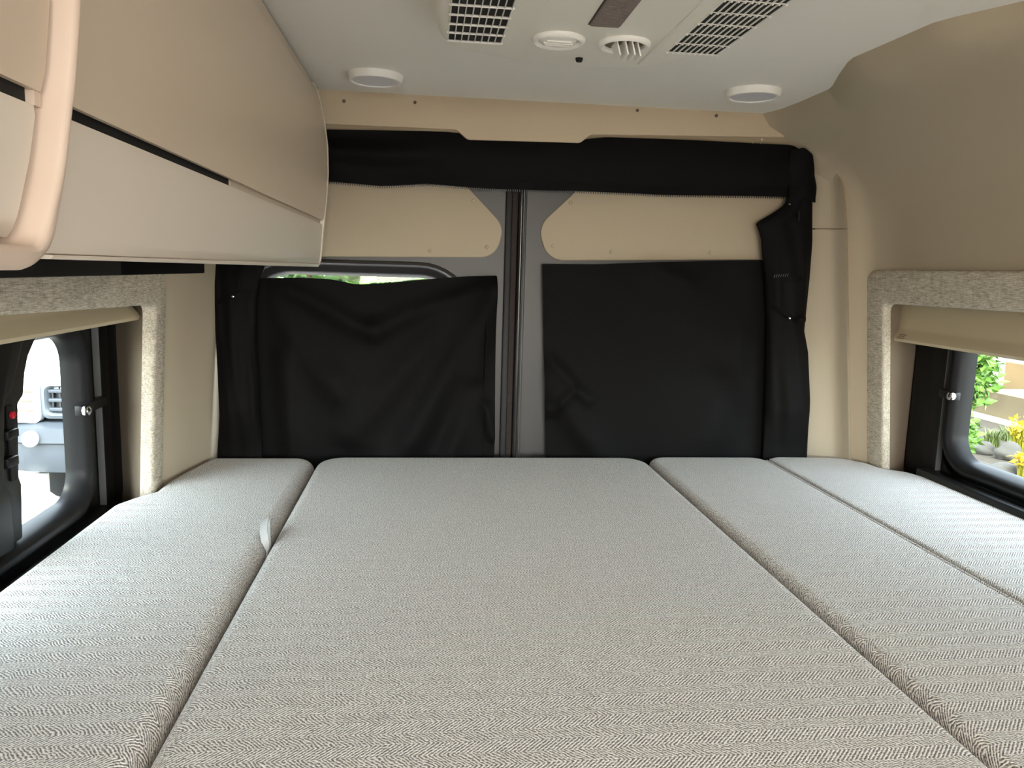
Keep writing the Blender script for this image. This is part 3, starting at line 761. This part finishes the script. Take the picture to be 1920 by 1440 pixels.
# gathered side panels of the screen
def bundle(name, L, R, ys, depth, label, seedk):
    root = empty(name, (onY(YC, (L[-1][1]+R[-1][1])/2, 700)[0], 1.93, .70), label, 'curtain', 'gathered side panels of the rear screen')
    rings = []
    n = 44
    for y in ys:
        l = np.interp(y, [p[0] for p in L], [p[1] for p in L]); r = np.interp(y, [p[0] for p in R], [p[1] for p in R])
        a, b = onY(1.93, l, y), onY(1.93, r, y)
        c = (a+b)/2; hw = (b[0]-a[0])/2; dp = depth(y)
        ring = []
        for k in range(n):
            t = 2*PI*k/n
            f = 1+.10*math.sin(5*t+y*.012+seedk)+.07*math.sin(9*t-y*.02+seedk*2)
            if math.sin(t) > 0: f = 1
            ring.append((c[0]+hw*math.cos(t), 1.938+dp*math.sin(t)*(f if math.sin(t) < 0 else .35), c[2]))
        rings.append(ring)
    lofto('gathered_cloth', rings, M_cloth, root, cap=(True, True), smooth=True, angle=80)
    return root
ysb = np.linspace(368, 905, 80)
bR = bundle('gathered_screen', [(368, 1479), (385, 1473), (400, 1452), (420, 1419), (432, 1424), (450, 1429), (480, 1431), (520, 1436), (600, 1440), (680, 1438), (760, 1436), (905, 1430)],
            [(368, 1526), (450, 1526), (520, 1520), (600, 1512), (620, 1510), (660, 1517), (750, 1520), (905, 1514)], ysb, lambda y: interp([368, 430, 520, 600, 640, 770, 838, 905], [.012, .018, .028, .022, .026, .032, .009, .008], y),
            'gathered black screen panel hanging beside the tan wall pillar by the garden side', 0.4)
bL = bundle('gathered_screen', [(470, 388), (505, 395), (560, 399), (700, 407), (780, 410), (905, 403)], [(470, 505), (520, 488), (560, 482), (640, 480), (720, 486), (905, 492)], np.linspace(470, 905, 70),
            lambda y: interp([470, 540, 600, 640, 770, 838, 905], [.014, .024, .024, .028, .032, .009, .008], y), 'gathered black screen panel hanging below the overhead cabinet end', 2.1)
# binding that turns the corner from valance to side panel
cloth('corner_binding', [(1478, 283), (1500, 279), (1517, 292), (1526, 318)], [(1476, 374), (1492, 376), (1510, 378), (1528, 380)], M_cloth2, bR, lambda s, t: 1.938-.012*math.sin(PI*s)-.004*math.sin(4*s+7*t), 16, 24, .003)
def strap(parent, px0, py0, px1, py1, h, m, Y0_, bow=.02):
    rings = []
    for k in range(13):
        s = k/12; p = onY(YC, px0+(px1-px0)*s, py0+(py1-py0)*s); y = Y0_-bow*math.sin(PI*s)
        rings.append([(p[0], y, p[2]-h), (p[0], y-.002, p[2]-h), (p[0], y-.002, p[2]+h), (p[0], y, p[2]+h)])
    return lofto('tie_strap', rings, m, parent, cap=(True, True), smooth=True, angle=40)
def snap(parent, px, py, Y, r=.004):
    p = onY(Y, px, py)
    lathe('snap_button', [(r, 0), (r, .001), (r*.7, .003), (0, .0034)], p, M_chrome, parent, 12, 1, -1)
s1 = strap(bR, 1446, 525, 1504, 521, .007, M_cloth2, 1.926)
bm = bmesh.new()
for k in range(7):
    p = onY(1.91, 1450+k*4.2, 517.5-k*.3); hx = .0014
    vs_ = [bm.verts.new((p[0]-hx-.0012, 1.9025, p[2]-.0035)), bm.verts.new((p[0]-hx*.2-.0012, 1.9025, p[2]-.0035)), bm.verts.new((p[0]+hx, 1.9025, p[2]+.0035)), bm.verts.new((p[0]+hx*.2, 1.9025, p[2]+.0035))]
    bm.faces.new(vs_)
st = fin('stitching', bm, mat('grey_thread', (120, 120, 122), .6), s1)
s2 = strap(bR, 1440, 575, 1482, 600, .006, M_cloth2, 1.922); strap(bR, 1476, 600, 1502, 597, .006, M_cloth2, 1.920)
snap(bR, 1480, 596, 1.899); snap(bR, 1480, 383, 1.915, .003)
s3 = strap(bL, 412, 566, 478, 546, .006, M_cloth2, 1.924); snap(bL, 437, 556, 1.9)
# hanging zip pull
p = onY(1.912, 1497, 405)
tube('zip_pull', [(p[0], p[1], p[2]+.012), (p[0]+.001, p[1]-.002, p[2]), (p[0]+.002, p[1], p[2]-.012)], .0018, M_winblk2, bR, 6)

# ------------------------------------------------------------ ceiling fixtures
def puck(px, py, label):
    c = onZ(ZC-.006, px, py); c[2] = ZC
    root = empty('ceiling_light', c, label, 'light', 'round ceiling lights')
    lathe('trim_ring', [(.061, 0), (.061, .003), (.059, .011), (.0565, .0145), (.053, .0155), (.050, .0145), (.049, .012), (.049, .002)], c, M_white, root, 48, 2, -1)
    lathe('diffuser', [(.049, .002), (.049, .0125), (.035, .0135), (0, .014)], c, M_diff, root, 40, 2, -1)
    return root
puck(703, 146, 'round white ceiling light, unlit, next to the overhead cabinet')
puck(1412, 176, 'round white ceiling light, unlit, near the curved wall')

ZA = 1.634
ac = empty('air_conditioner', (.05, 1.1, ZA), 'white ceiling air conditioner unit with two grilles and two round vents', 'air conditioner')
ol = []
px_out = [(812, 0), (816, 40), (824, 66), (842, 82), (880, 93), (960, 109), (1050, 119), (1130, 123), (1195, 123), (1250, 114), (1310, 99), (1370, 66), (1420, 34), (1470, 0)]
half = [tuple(onZ(ZA+.006, px, py)[:2]) for px, py in px_out]
near = .55
ol = [(half[0][0], near)]+half+[(half[-1][0], near)]
olf = fillet(ol, .03, 3)
rings = [[(u, v, ZC) for u, v in inset(olf, -.012)]]
for k in range(6):
    t = k/5*PI/2
    rings.append([(u, v, ZA+.016*(1-math.sin(t))) for u, v in inset(olf, .016*(1-math.cos(t)))])
lofto('shell', rings, M_ac, ac, cap=(True, True), smooth=True, angle=60)
# raised seam line towards the right grille
a, b = onZ(ZA, 1196, 121), onZ(ZA, 1319, 0)
seam_x = (a[0]+b[0])/2
box('panel_seam', (seam_x-.0015, near+.03, ZA-.0025), (seam_x+.0015, a[1]-.006, ZA+.002), M_white, ac, .001)
# left grille : flat dark sheet painted as the shade between bars
gx0, gx1 = onZ(ZA, 843, 40)[0], onZ(ZA, 952, 40)[0]
gy1 = onZ(ZA, 890, 76)[1]; gy0 = .62
g = box('grille_shade', (gx0, gy0, ZA-.0006), (gx1, gy1, ZA+.001), M_dark, ac)
nb = 8
for i in range(nb+1):
    xx = gx0+(gx1-gx0)*i/nb
    box('grille_bar', (xx-.0008, gy0, ZA-.0035), (xx+.0008, gy1, ZA-.0005), M_white, ac, .0004, 1)
yy = gy1
while yy > gy0:
    box('grille_crossbar', (gx0-.003, yy-.0013, ZA-.004), (gx1+.003, yy+.0013, ZA-.0005), M_white, ac, .0008, 1)
    yy -= .043
# right grille : deep slanted louvres with knuckles at the crossbars
hx0, hx1 = onZ(ZA, 1250, 96)[0], onZ(ZA, 1330, 92)[0]
hx1 = hx0+.085
hy1 = onZ(ZA, 1290, 98)[1]
g2 = box('grille_shade', (hx0, gy0, ZA-.0006), (hx1, hy1, ZA+.001), M_dark, ac)  # dark sheet in place of the shade behind the louvres
for i in range(10):
    xx = hx0+(hx1-hx0)*i/9
    V = [(xx-.0008, gy0, ZA), (xx+.0008, gy0, ZA), (xx+.0012, gy0, ZA-.0022), (xx+.0002, gy0, ZA-.0022)]
    lofto('grille_bar', [V, [(p[0], hy1, p[2]) for p in V]], M_white, ac, cap=(True, True), smooth=False)
yy = hy1
while yy > gy0:
    box('grille_crossbar', (hx0-.003, yy-.0009, ZA-.0022), (hx1+.004, yy+.0009, ZA-.0005), M_white, ac, .0006, 1)
    bm = bmesh.new()
    for i in range(10):
        xx = hx0+(hx1-hx0)*i/9
        boxbm((xx-.001, yy-.0018, ZA-.0042), (xx+.0020, yy+.0018, ZA-.0018), .0008, 1, bm)
    fin('bar_knuckles', bm, M_white, ac)
    yy -= .05
# round vents
def vent(px, py, open_):
    c = onZ(ZA, px, py); c[2] = ZA
    r = .0425
    ring = lathe('vent_ring', [(r, 0), (r, .003), (r-.002, .006), (r-.005, .0072), (r-.009, .006), (r-.011, .003), (r-.011, .0002)], c, M_white, ac, 44, 2, -1)
    if not open_:
        lathe('vent_disc', [(r-.0125, 0), (r-.0125, .003), (r-.016, .0055), (r-.02, .006), (0, .0065)], c, M_white, ac, 40, 2, -1)
        for dy, hw in ((-.011, .020), (.0, .024), (.011, .020)):
            box('vent_louvre', (c[0]-hw, c[1]+dy-.0018, ZA-.0085), (c[0]+hw, c[1]+dy+.0018, ZA-.005), M_white, ac, .0015)
    else:
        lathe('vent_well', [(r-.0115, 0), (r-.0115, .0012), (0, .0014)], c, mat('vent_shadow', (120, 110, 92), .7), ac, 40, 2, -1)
        for dx, hl_ in ((-.016, .018), (-.005, .026), (.006, .026), (.017, .018)):
            V = [(c[0]+dx-.001, c[1]-hl_, ZA), (c[0]+dx+.001, c[1]-hl_, ZA), (c[0]+dx+.009, c[1]-hl_*.8, ZA-.022), (c[0]+dx+.0065, c[1]-hl_*.8, ZA-.022)]
            V2 = [(c[0]+dx-.001, c[1]+hl_, ZA), (c[0]+dx+.001, c[1]+hl_, ZA), (c[0]+dx+.009, c[1]+hl_*.8, ZA-.022), (c[0]+dx+.0065, c[1]+hl_*.8, ZA-.022)]
            lofto('vent_louvre', [V, V2], M_white, ac, cap=(True, True), smooth=False)
vent(1047, 73, False); vent(1170, 81, True)
c = onZ(ZA, 1086, 109); c[2] = ZA
lathe('sensor', [(.0065, 0), (.0065, .002), (.005, .006), (0, .0065)], c, M_dark, ac, 18, 2, -1)
# ribbed light lens
lx0, lx1 = onZ(ZA, 1105, 46)[0], onZ(ZA, 1161, 47)[0]; ly1 = onZ(ZA, 1130, 46)[1]
M_lens = mat('smoked_lens', (136, 126, 122), .3, spec=.5, var=.25, vscale=60)
box('light_lens_bezel', (lx0-.0025, .72, ZA-.001), (lx1+.0025, ly1+.0025, ZA+.001), mat('lens_bezel', (80, 72, 68), .5), ac)
lens = box('light_lens', (lx0, .722, ZA-.003), (lx1, ly1, ZA), M_lens, ac)
bm = bmesh.new()
for i in range(70):
    boxbm((lx0+.001, ly1-.004-i*.005, ZA-.0042), (lx1-.001, ly1-.0018-i*.005, ZA-.0025), 0, bm=bm)
tag(fin('lens_ribs', bm, M_lens, lens), 'fine ribs of the lens', kind='stuff')

# lit ceiling lights over the aisle, ahead of the bed (behind the photographer)
M_lit = mat('lit_diffuser', (255, 225, 190), .4, emit=6)
def lit_puck(x, y, watts, col):
    c = np.array([x, y, ZC])
    root = empty('ceiling_light', c, 'round lit warm ceiling light over the aisle ahead of the bed', 'light', 'lit aisle lights')
    lathe('trim_ring', [(.061, 0), (.061, .003), (.059, .011), (.0565, .0145), (.053, .0155), (.050, .0145), (.049, .012), (.049, .002)], c, M_white, root, 32, 2, -1)
    lathe('diffuser', [(.049, .002), (.049, .0125), (.035, .0135), (0, .014)], c, M_lit, root, 32, 2, -1)
    l = bpy.data.lights.new('lamp_light', 'AREA'); l.shape = 'DISK'; l.size = .09; l.energy = watts; l.color = col
    o = bpy.data.objects.new('lamp_light', l); COL.objects.link(o); o.location = (x, y, ZC-.02)
for x, y in ((-.3, -1.15), (.4, -1.15), (-.3, -2.1), (.4, -2.1)):
    lit_puck(x, y, 2.3, (1, .86, .76))

# ------------------------------------------------------------ outdoors
GZ = -.62
M_drive = mat('sunlit_driveway', (150, 145, 138), .9, var=.15, vscale=3)
gr = box('ground', (-40, -20, GZ-.1), (40, 45, GZ), M_drive)
tag(gr, 'pale driveway ground around the van', kind='structure')
# --- garden (right)
M_soil = mat('mulch_soil', (54, 46, 34), .95, var=.35, vscale=9, bump=.6, bscale=40)
gb = box('garden_bed', (3.2, 3.5, GZ), (14, 13, GZ+.04), M_soil)
tag(gb, 'brown mulch garden bed seen through the window', kind='structure')
M_rock = mat('grey_rock', (64, 61, 55), .85, var=.3, vscale=5, bump=.7, bscale=20)
M_cw = mat('tan_concrete', (94, 81, 58), .9, var=.12, vscale=4, bump=.3, bscale=30)
GT = GZ+.04
base = [onZ(GT, 1822, 778), onZ(GT, 1990, 822)]
a, b = base
dirw = (b-a)/np.linalg.norm(b-a)
nrm = np.array([-dirw[1], dirw[0], 0]); 
if nrm[1] < 0: nrm = -nrm
htop = 0
d_ = AX @ np.array([1822-960, -(728-720), F_PX]); 
tt = (a[1]-CAM[1])/d_[1]; htop = (CAM+d_*tt)[2]-GT
a0 = a; b0 = a+dirw*4.5
def wallprism(name, p, q, z0, z1, th, m, parent=None, off=0):
    p = np.array(p)+nrm*off; q = np.array(q)+nrm*off
    pts = [p, q, q+nrm*th, p+nrm*th]
    return lofto(name, [[(k[0], k[1], z) for k in pts] for z in (z0, z1)], m, parent, cap=(True, True), smooth=False)
rw = empty('retaining_wall', a0, 'low tan concrete retaining wall across the garden', 'wall')
wallprism('wall_body', a0, b0, GT, GT+htop, .25, M_cw, rw)
wallprism('base_edging', a0-dirw*.05, b0, GT-.02, GT+.06, .08, mat('white_edging', (160, 152, 134), .8), rw, -.09)
M_path = mat('blue_grey_path', (108, 114, 126), .9, var=.08)
pth = wallprism('terrace_path', a0, b0+dirw*2, GT+htop-.12, GT+htop-.01, 1.6, M_path, None, .25)
tag(pth, 'pale blue grey path behind the low garden wall', 'path')
ek = wallprism('terrace_kerb', a0, b0+dirw*2, GT+htop-.12, GT+htop+.12, .3, mat('white_kerb', (160, 154, 140), .85), None, 1.85)
tag(ek, 'white kerb beyond the garden path', 'kerb')
bank = wallprism('garden_bank', a0-dirw*2, b0+dirw*3, GT, GT+htop+.16, 3.5, mat('tan_bank', (112, 90, 58), .95, var=.3, vscale=2), None, 2.15)
tag(bank, 'dry tan bank behind the white kerb', 'bank')
for k, (off, h) in enumerate(((3.0, .38), (4.2, .55))):
    st_ = wallprism('garden_step', a0+dirw*(.2+.3*k), b0+dirw*3, GT+htop+.16, GT+htop+.16+h*.5, .35, mat('white_kerb', (160, 154, 140), .85), None, off)
    tag(st_, ['white stone step on the bank above the kerb', 'upper white stone step highest on the bank'][k], 'step')
def rock(p, s, label, seed, m=M_rock):
    rnd = random.Random(seed); bm = bmesh.new(); bmesh.ops.create_icosphere(bm, subdivisions=3, radius=1)
    ph = [rnd.uniform(0, 6) for _ in range(6)]
    for v in bm.verts:
        c = v.co.copy(); f = 1+.14*math.sin(3*c.x+ph[0])+.12*math.sin(4*c.y+ph[1])+.1*math.sin(5*c.z+ph[2]+c.x*3)
        q = Vector((c.x*s[0], c.y*s[1], max(c.z, -.35)*s[2]))*f
        v.co = q+Vector((p[0], p[1], p[2]+.35*s[2]*.9))
    o = fin('garden_rock', bm, m, None, True, 60)
    return tag(o, label, 'rock', 'rocks in the garden bed')
for k, (px, py, s, lb) in enumerate(((1842, 850, (.12, .10, .09), 'pale grey garden rock at the shaded bed under the leafy branch'), (1891, 861, (.16, .11, .12), 'broad garden rock under the yellow grass tuft'),
                                     (1834, 878, (.12, .10, .07), 'flat light grey rock nearest the window frame'), (1880, 889, (.15, .12, .09), 'large smooth grey rock in front of the flower clump'), (1948, 880, (.13, .15, .12), 'grey garden rock beside the flower clump'))):
    rock(onZ(GT, px, py), s, lb, k+3)
def leafmesh(name, pts, size, m, parent, rnd, ar=.5, droop=.2):
    V, Fc = [], []
    for p in pts:
        s = size*rnd.uniform(.7, 1.25)
        d = Vector((rnd.uniform(-1, 1), rnd.uniform(-1, 1), rnd.uniform(-.6, .6))).normalized(); n_ = Vector((rnd.uniform(-1, 1), rnd.uniform(-1, 1), rnd.uniform(.1, 1))).normalized()
        sd = d.cross(n_).normalized(); up = sd.cross(d)
        p = Vector(p); i = len(V)
        V += [p, p+d*s*.45+sd*s*ar*.5+up*s*.06, p+d*s-up*s*droop*.4, p+d*s*.45-sd*s*ar*.5+up*s*.06, p+d*s*.5-up*s*.03]
        Fc += [(i, i+1, i+4), (i+1, i+2, i+4), (i+2, i+3, i+4), (i+3, i, i+4)]
    o = mk(name, V, Fc, m, parent, False, recalc=False)
    return tag(o, 'dense leaves', kind='stuff')
def leafmat(name, col):
    m = mat(name, col, .5, spec=.35, var=.25, vscale=4)
    b = m.node_tree.nodes['Principled BSDF']; b.inputs['Transmission Weight'].default_value = 0; b.inputs['Subsurface Weight'].default_value = .0
    return m
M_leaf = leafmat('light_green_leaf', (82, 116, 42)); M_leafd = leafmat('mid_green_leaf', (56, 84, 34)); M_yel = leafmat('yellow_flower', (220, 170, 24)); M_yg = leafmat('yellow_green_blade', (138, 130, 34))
M_bark = mat('brown_bark', (96, 78, 58), .9, var=.2)
def branchy(name, c, rad, n, size, label, m, rnd, cat='shrub', trunk=True, zb=GT):
    root = empty(name, (c[0], c[1], zb), label, cat)
    pts = []
    for _ in range(n):
        while True:
            q = Vector((rnd.uniform(-1, 1), rnd.uniform(-1, 1), rnd.uniform(-1, 1)))
            if .25 < q.length < 1: break
        pts.append((c[0]+q.x*rad[0], c[1]+q.y*rad[1], c[2]+q.z*rad[2]))
    leafmesh('foliage', pts, size, m, root, rnd)
    if trunk:
        for k in range(4):
            dx = rnd.uniform(-.3, .3)*rad[0]; dy = rnd.uniform(-.3, .3)*rad[1]
            tube('stem', [(c[0]+dx*.3, c[1]+dy*.3, zb), (c[0]+dx*.6, c[1]+dy*.6, (zb+c[2])/2), (c[0]+dx*1.5, c[1]+dy*1.5, c[2]+rad[2]*.5)], lambda t: .018*(1-.6*t), M_bark, root, 6)
    return root
rnd = random.Random(5)
# leafy shrub close to the window edge: reaches from the ground to sill height
yS = 6.6
cS = onY(yS, 1812, 700); cS2 = onY(yS, 1800, 840)
branchy('leafy_shrub', cS, (.26, .26, .34), 800, .105, 'light green leafy shrub growing up beside the window frame', M_leaf, rnd, zb=GT)
cs = onY(yS-.4, 1800, 815)
branchy('leafy_shrub', cs, (.13, .16, .22), 260, .09, 'low light green shrub below the taller leafy one', M_leaf, rnd, zb=GT)
# flowers by the post on the terrace
pf = onZ(GT+htop, 1862, 700)
pf = a0+dirw*.45+nrm*2.5; zf = GT+htop+.26
fl = branchy('flowering_plant', (pf[0], pf[1], zf+.16), (.26, .2, .16), 60, .13, 'yellow flowering plant next to the brown post on the terrace', M_yel, rnd, 'plant', True, zf-.1)
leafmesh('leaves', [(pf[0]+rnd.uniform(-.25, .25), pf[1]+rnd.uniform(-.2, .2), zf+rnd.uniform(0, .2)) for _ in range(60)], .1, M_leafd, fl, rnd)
pp = onY(pf[1]-.1, 1846, 690)
po = empty('timber_post', (pp[0], pp[1], GT+htop-.1), 'brown timber post standing behind the leafy shrub', 'post')
box('post_shaft', (pp[0]-.06, pp[1]-.06, GT+htop-.12), (pp[0]+.06, pp[1]+.06, GT+htop+1.5), M_bark, po, .006)
box('post_cap', (pp[0]-.075, pp[1]-.075, GT+htop+1.5), (pp[0]+.075, pp[1]+.075, GT+htop+1.53), M_bark, po, .006)
def tuft(p, h, n, label, m, spread=.6, seed=1, flowers=False):
    rr = random.Random(seed)
    root = empty('grass_tuft', p, label, 'plant'); V, Fc = [], []
    for _ in range(n):
        a = rr.uniform(0, 2*PI); l = h*rr.uniform(.6, 1.1); sp = rr.uniform(.1, spread)*l; wv = .011*h/.4
        dx, dy = math.cos(a), math.sin(a); i = len(V); bx, by = p[0]+rr.uniform(-.06, .06), p[1]+rr.uniform(-.06, .06)
        for k, ww in ((0, 1), (.5, .9), (.85, .5), (1, .02)):
            x_, y_, z_ = bx+dx*sp*k*k, by+dy*sp*k*k, p[2]+l*k*(1-.2*k)
            V += [(x_-dy*wv*ww, y_+dx*wv*ww, z_), (x_+dy*wv*ww, y_-dx*wv*ww, z_)]
        Fc += [(i, i+1, i+3, i+2), (i+2, i+3, i+5, i+4), (i+4, i+5, i+7, i+6)]
    tag(mk('blades', V, Fc, m, root, False, recalc=False), 'thin arching blades', kind='stuff')
    if flowers:
        pts = [(p[0]+rr.uniform(-.11, .11), p[1]+rr.uniform(-.11, .11), p[2]+h*rr.uniform(.5, 1)) for _ in range(70)]
        leafmesh('blossoms', pts, .07, M_yel, root, rr)
    return root
tuft(onZ(GT, 1912, 846), .36, 150, 'bright yellow green grass tuft behind the rocks', M_yg, .5, 2, True)
tuft(onZ(GT, 1860, 836), .24, 120, 'soft green grass tuft in front of the low wall', leafmat('soft_green_blade', (88, 100, 52)), .55, 3)
tuft(onZ(GT, 1889, 826), .22, 90, 'small soft green grass tuft closer to the low wall', leafmat('soft_green_blade', (88, 100, 52)), .5, 4)
tuft(onZ(GT, 1924, 899), .26, 120, 'yellow flower clump between the front rocks', M_yg, .4, 6, True)
# --- hedge behind the rear doors
rnd = random.Random(11)
hd_ = empty('hedge', (-1.1, 4.6, GZ), 'sunlit green hedge seen through the slit above the rear window cover', 'hedge')
pts = [(rnd.uniform(-1.45, .5), rnd.uniform(4.3, 4.9), rnd.uniform(GZ+.2, 2.2)) for _ in range(2600)]
leafmesh('foliage', pts, .13, M_leaf, hd_, rnd)
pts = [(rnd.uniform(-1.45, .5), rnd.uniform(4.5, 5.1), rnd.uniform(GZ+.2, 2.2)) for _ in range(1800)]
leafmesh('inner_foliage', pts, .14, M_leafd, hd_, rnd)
for k in range(5):
    xk = -1.3+k*.4
    tube('stem', [(xk, 4.7, GZ), (xk+.05, 4.7, .6), (xk-.05, 4.75, 1.7)], .03, M_bark, hd_, 6)
# --- pickup truck (left)
M_tr = mat('black_truck_paint', (38, 40, 44), .25, spec=.6, coat=.5)
M_hood = mat('sunblown_truck_paint', (225, 230, 236), .2, spec=.6, coat=.5)  # sun glare on a black truck's hood, put into the colour as white
M_gril = mat('dark_grille', (34, 37, 42), .45)
M_lamp = mat('headlight_lens', (215, 220, 225), .15, metal=.4)
M_bump = mat('grey_bumper_plastic', (58, 63, 70), .5)
M_tyre = mat('tyre_rubber', (30, 30, 31), .9)
YT = 5.6
gL = onY(YT, 76, 745)
tx = gL[0]+.62; ty = YT
truck = empty('pickup_truck', (tx, ty+2, GZ), 'pickup truck with hood painted sun-blown white and dark grille parked outside the window', 'truck')
def zt(py): return float(onY(YT, 90, py)[2])
def xt(px): return float(onY(YT, px, 750)[0])
W2 = .98
zh = zt(704)
# hood: swept front edge, lofted rearwards
rings = []
for y, z, wd in ((ty+.02, zh-.02, .90), (ty+.05, zh+.02, .93), (ty+.25, zh+.07, .95), (ty+.7, zh+.13, .96), (ty+1.25, zh+.17, .97)):
    ring = []
    for s in np.linspace(-1, 1, 15):
        ring.append((tx+wd*s, y, z-.06*abs(s)**4+.03*(1 if abs(s) < .55 else 0)))
    ring += [(tx+wd, y, zh-.12), (tx-wd, y, zh-.12)]
    rings.append(ring)
lofto('hood', rings, M_hood, truck, cap=(True, True), smooth=True, angle=50)
lofto('body', [[(tx+s*W2, y, z) for s, z in ((-1, GZ+.5), (1, GZ+.5), (1, zh-.1), (-1, zh-.1))] for y in (ty+.12, ty+4.6)], M_tr, truck, cap=(True, True), smooth=False)
lofto('cab', [[(tx+s*.9*k, y, z) for s, y, z in ((-1, ty+1.2+d0, zz), (1, ty+1.2+d0, zz), (1, ty+2.9, zz), (-1, ty+2.9, zz))] for zz, d0, k in ((zh+.1, 0, 1), (zh+.32, .28, .95), (zh+.62, .62, .82))], M_hood, truck, cap=(True, True), smooth=False)
lofto('windshield', [[(tx+s*.83*k, ty+1.19+d0-.01, zz) for s in (-1, 1)] for zz, d0, k in ((zh+.16, .06, .97), (zh+.32, .27, .95), (zh+.56, .54, .84))], mat('truck_glass', (60, 74, 84), .08, spec=.6), truck, closed=False, smooth=False)
# grille with frame and bars
gz1, gz0 = zt(716), zt(785)
fr = [[(tx+u, ty+dy, v) for u, v in rrect(-.62+d, .62-d, gz0+d*.8, gz1-d*.8, .05, 4)] for d, dy in ((0, .1), (0, 0), (.03, -.02), (.055, .02), (.055, .06))]
gf = lofto('grille_frame', fr, mat('satin_grille_frame', (120, 126, 132), .35, metal=.5), truck, smooth=True, angle=40)
box('grille_back', (tx-.58, ty+.05, gz0+.03), (tx+.58, ty+.07, gz1-.03), M_gril, truck)
for k in range(3):
    z = gz0+(gz1-gz0)*(k+1)/4
    box('grille_bar', (tx-.57, ty-.005, z-.013), (tx+.57, ty+.05, z+.013), M_bump, truck, .006)
for k in range(24):
    x_ = tx-.55+k*.0478
    box('grille_rib', (x_-.006, ty+.02, gz0+.04), (x_+.006, ty+.05, gz1-.04), M_gril, truck)
for s in (-1, 1):
    hx = tx+s*.80
    lo = [(hx+u*s, v) for u, v in ((-.165, gz0-.015), (.17, gz0+.0), (.17, gz1-.01), (-.165, gz1-.0))]
    hb = prism('headlight', fillet(lo, .03, 4), lambda u, v, t: (u, t, v), ty+.2, ty-.01, M_lamp, truck, .015)
    for j in range(3):
        zz = gz0+.05+j*(gz1-gz0-.06)/3
        box('lamp_bar', (hx-.13, ty-.016, zz), (hx+.13, ty-.006, zz+.02), mat('lamp_trim', (96, 88, 74), .4), hb, .004)
    cr_ = [[(p[0], ty+dy, p[1]) for p in inset(fillet(lo, .03, 4), d)] for d, dy in ((-.015, .05), (-.015, -.02), (.012, -.025), (.016, 0))]
    lofto('headlight_surround', cr_, M_hood, truck, smooth=True, angle=40)
# bumper
rings = []
bz1, bz0 = zt(792), zt(885)
for s in np.linspace(-1, 1, 17):
    x_ = tx+s*.99; dy = .16*abs(s)**5
    rings.append([(x_, ty+.2+dy, bz1), (x_, ty-.03+dy, bz1), (x_, ty-.09+dy, bz1-.03), (x_, ty-.10+dy, bz1-.13), (x_, ty-.06+dy, bz1-.15), (x_, ty-.07+dy, bz0+.1), (x_, ty-.02+dy, bz0), (x_, ty+.2+dy, bz0)])
lofto('bumper', rings, M_bump, truck, cap=(True, True), smooth=True, angle=35)
for s in (-1, 1):
    c = (tx+s*.66, ty-.095, zt(818))
    lathe('fog_light', [(.055, -.03), (.055, .008), (.045, .014), (.02, .018), (0, .019)], c, M_lamp, truck, 24, 1, -1)
    box('tow_slot', (tx+s*.28-.13, ty-.108, zt(850)), (tx+s*.28+.13, ty-.06, zt(830)), M_gril, truck, .01)
    for wy in (.75, 3.7):
        lathe('wheel', [(.16, 0), (.30, .01), (.40, .02), (.42, .05), (.42, .22), (.40, .25), (.30, .26), (.16, .25)], (tx+s*.86-(.26 if s > 0 else 0), ty+wy, GZ+.42), M_tyre, truck, 36, 0, 1)
# white hookup box on a post
pz = onZ(GZ, 68, 985)
px_ = pz
hk = empty('utility_box', px_, 'white utility box on a short post in front of the truck', 'utility box')
sc_ = px_[1]/F_PX
box('post_base', (px_[0]-.10, px_[1]-.08, GZ), (px_[0]+.10, px_[1]+.10, GZ+.10), M_white, hk, .01)
box('post_neck', (px_[0]-.045, px_[1]-.03, GZ+.1), (px_[0]+.045, px_[1]+.05, GZ+.2), M_white, hk, .008)
box('box_body', (px_[0]-.075, px_[1]-.06, GZ+.19), (px_[0]+.075, px_[1]+.08, GZ+.37), M_white, hk, .012)
# far backdrop trees so that the windows never look into an empty horizon
rnd = random.Random(21)
for k, (x_, y_, lb) in enumerate(((-9, 13, 'broad green tree standing far behind the truck'), (13, 17, 'broad green tree standing far behind the garden bank'), (-1, 15, 'broad green tree standing behind the hedge'))):
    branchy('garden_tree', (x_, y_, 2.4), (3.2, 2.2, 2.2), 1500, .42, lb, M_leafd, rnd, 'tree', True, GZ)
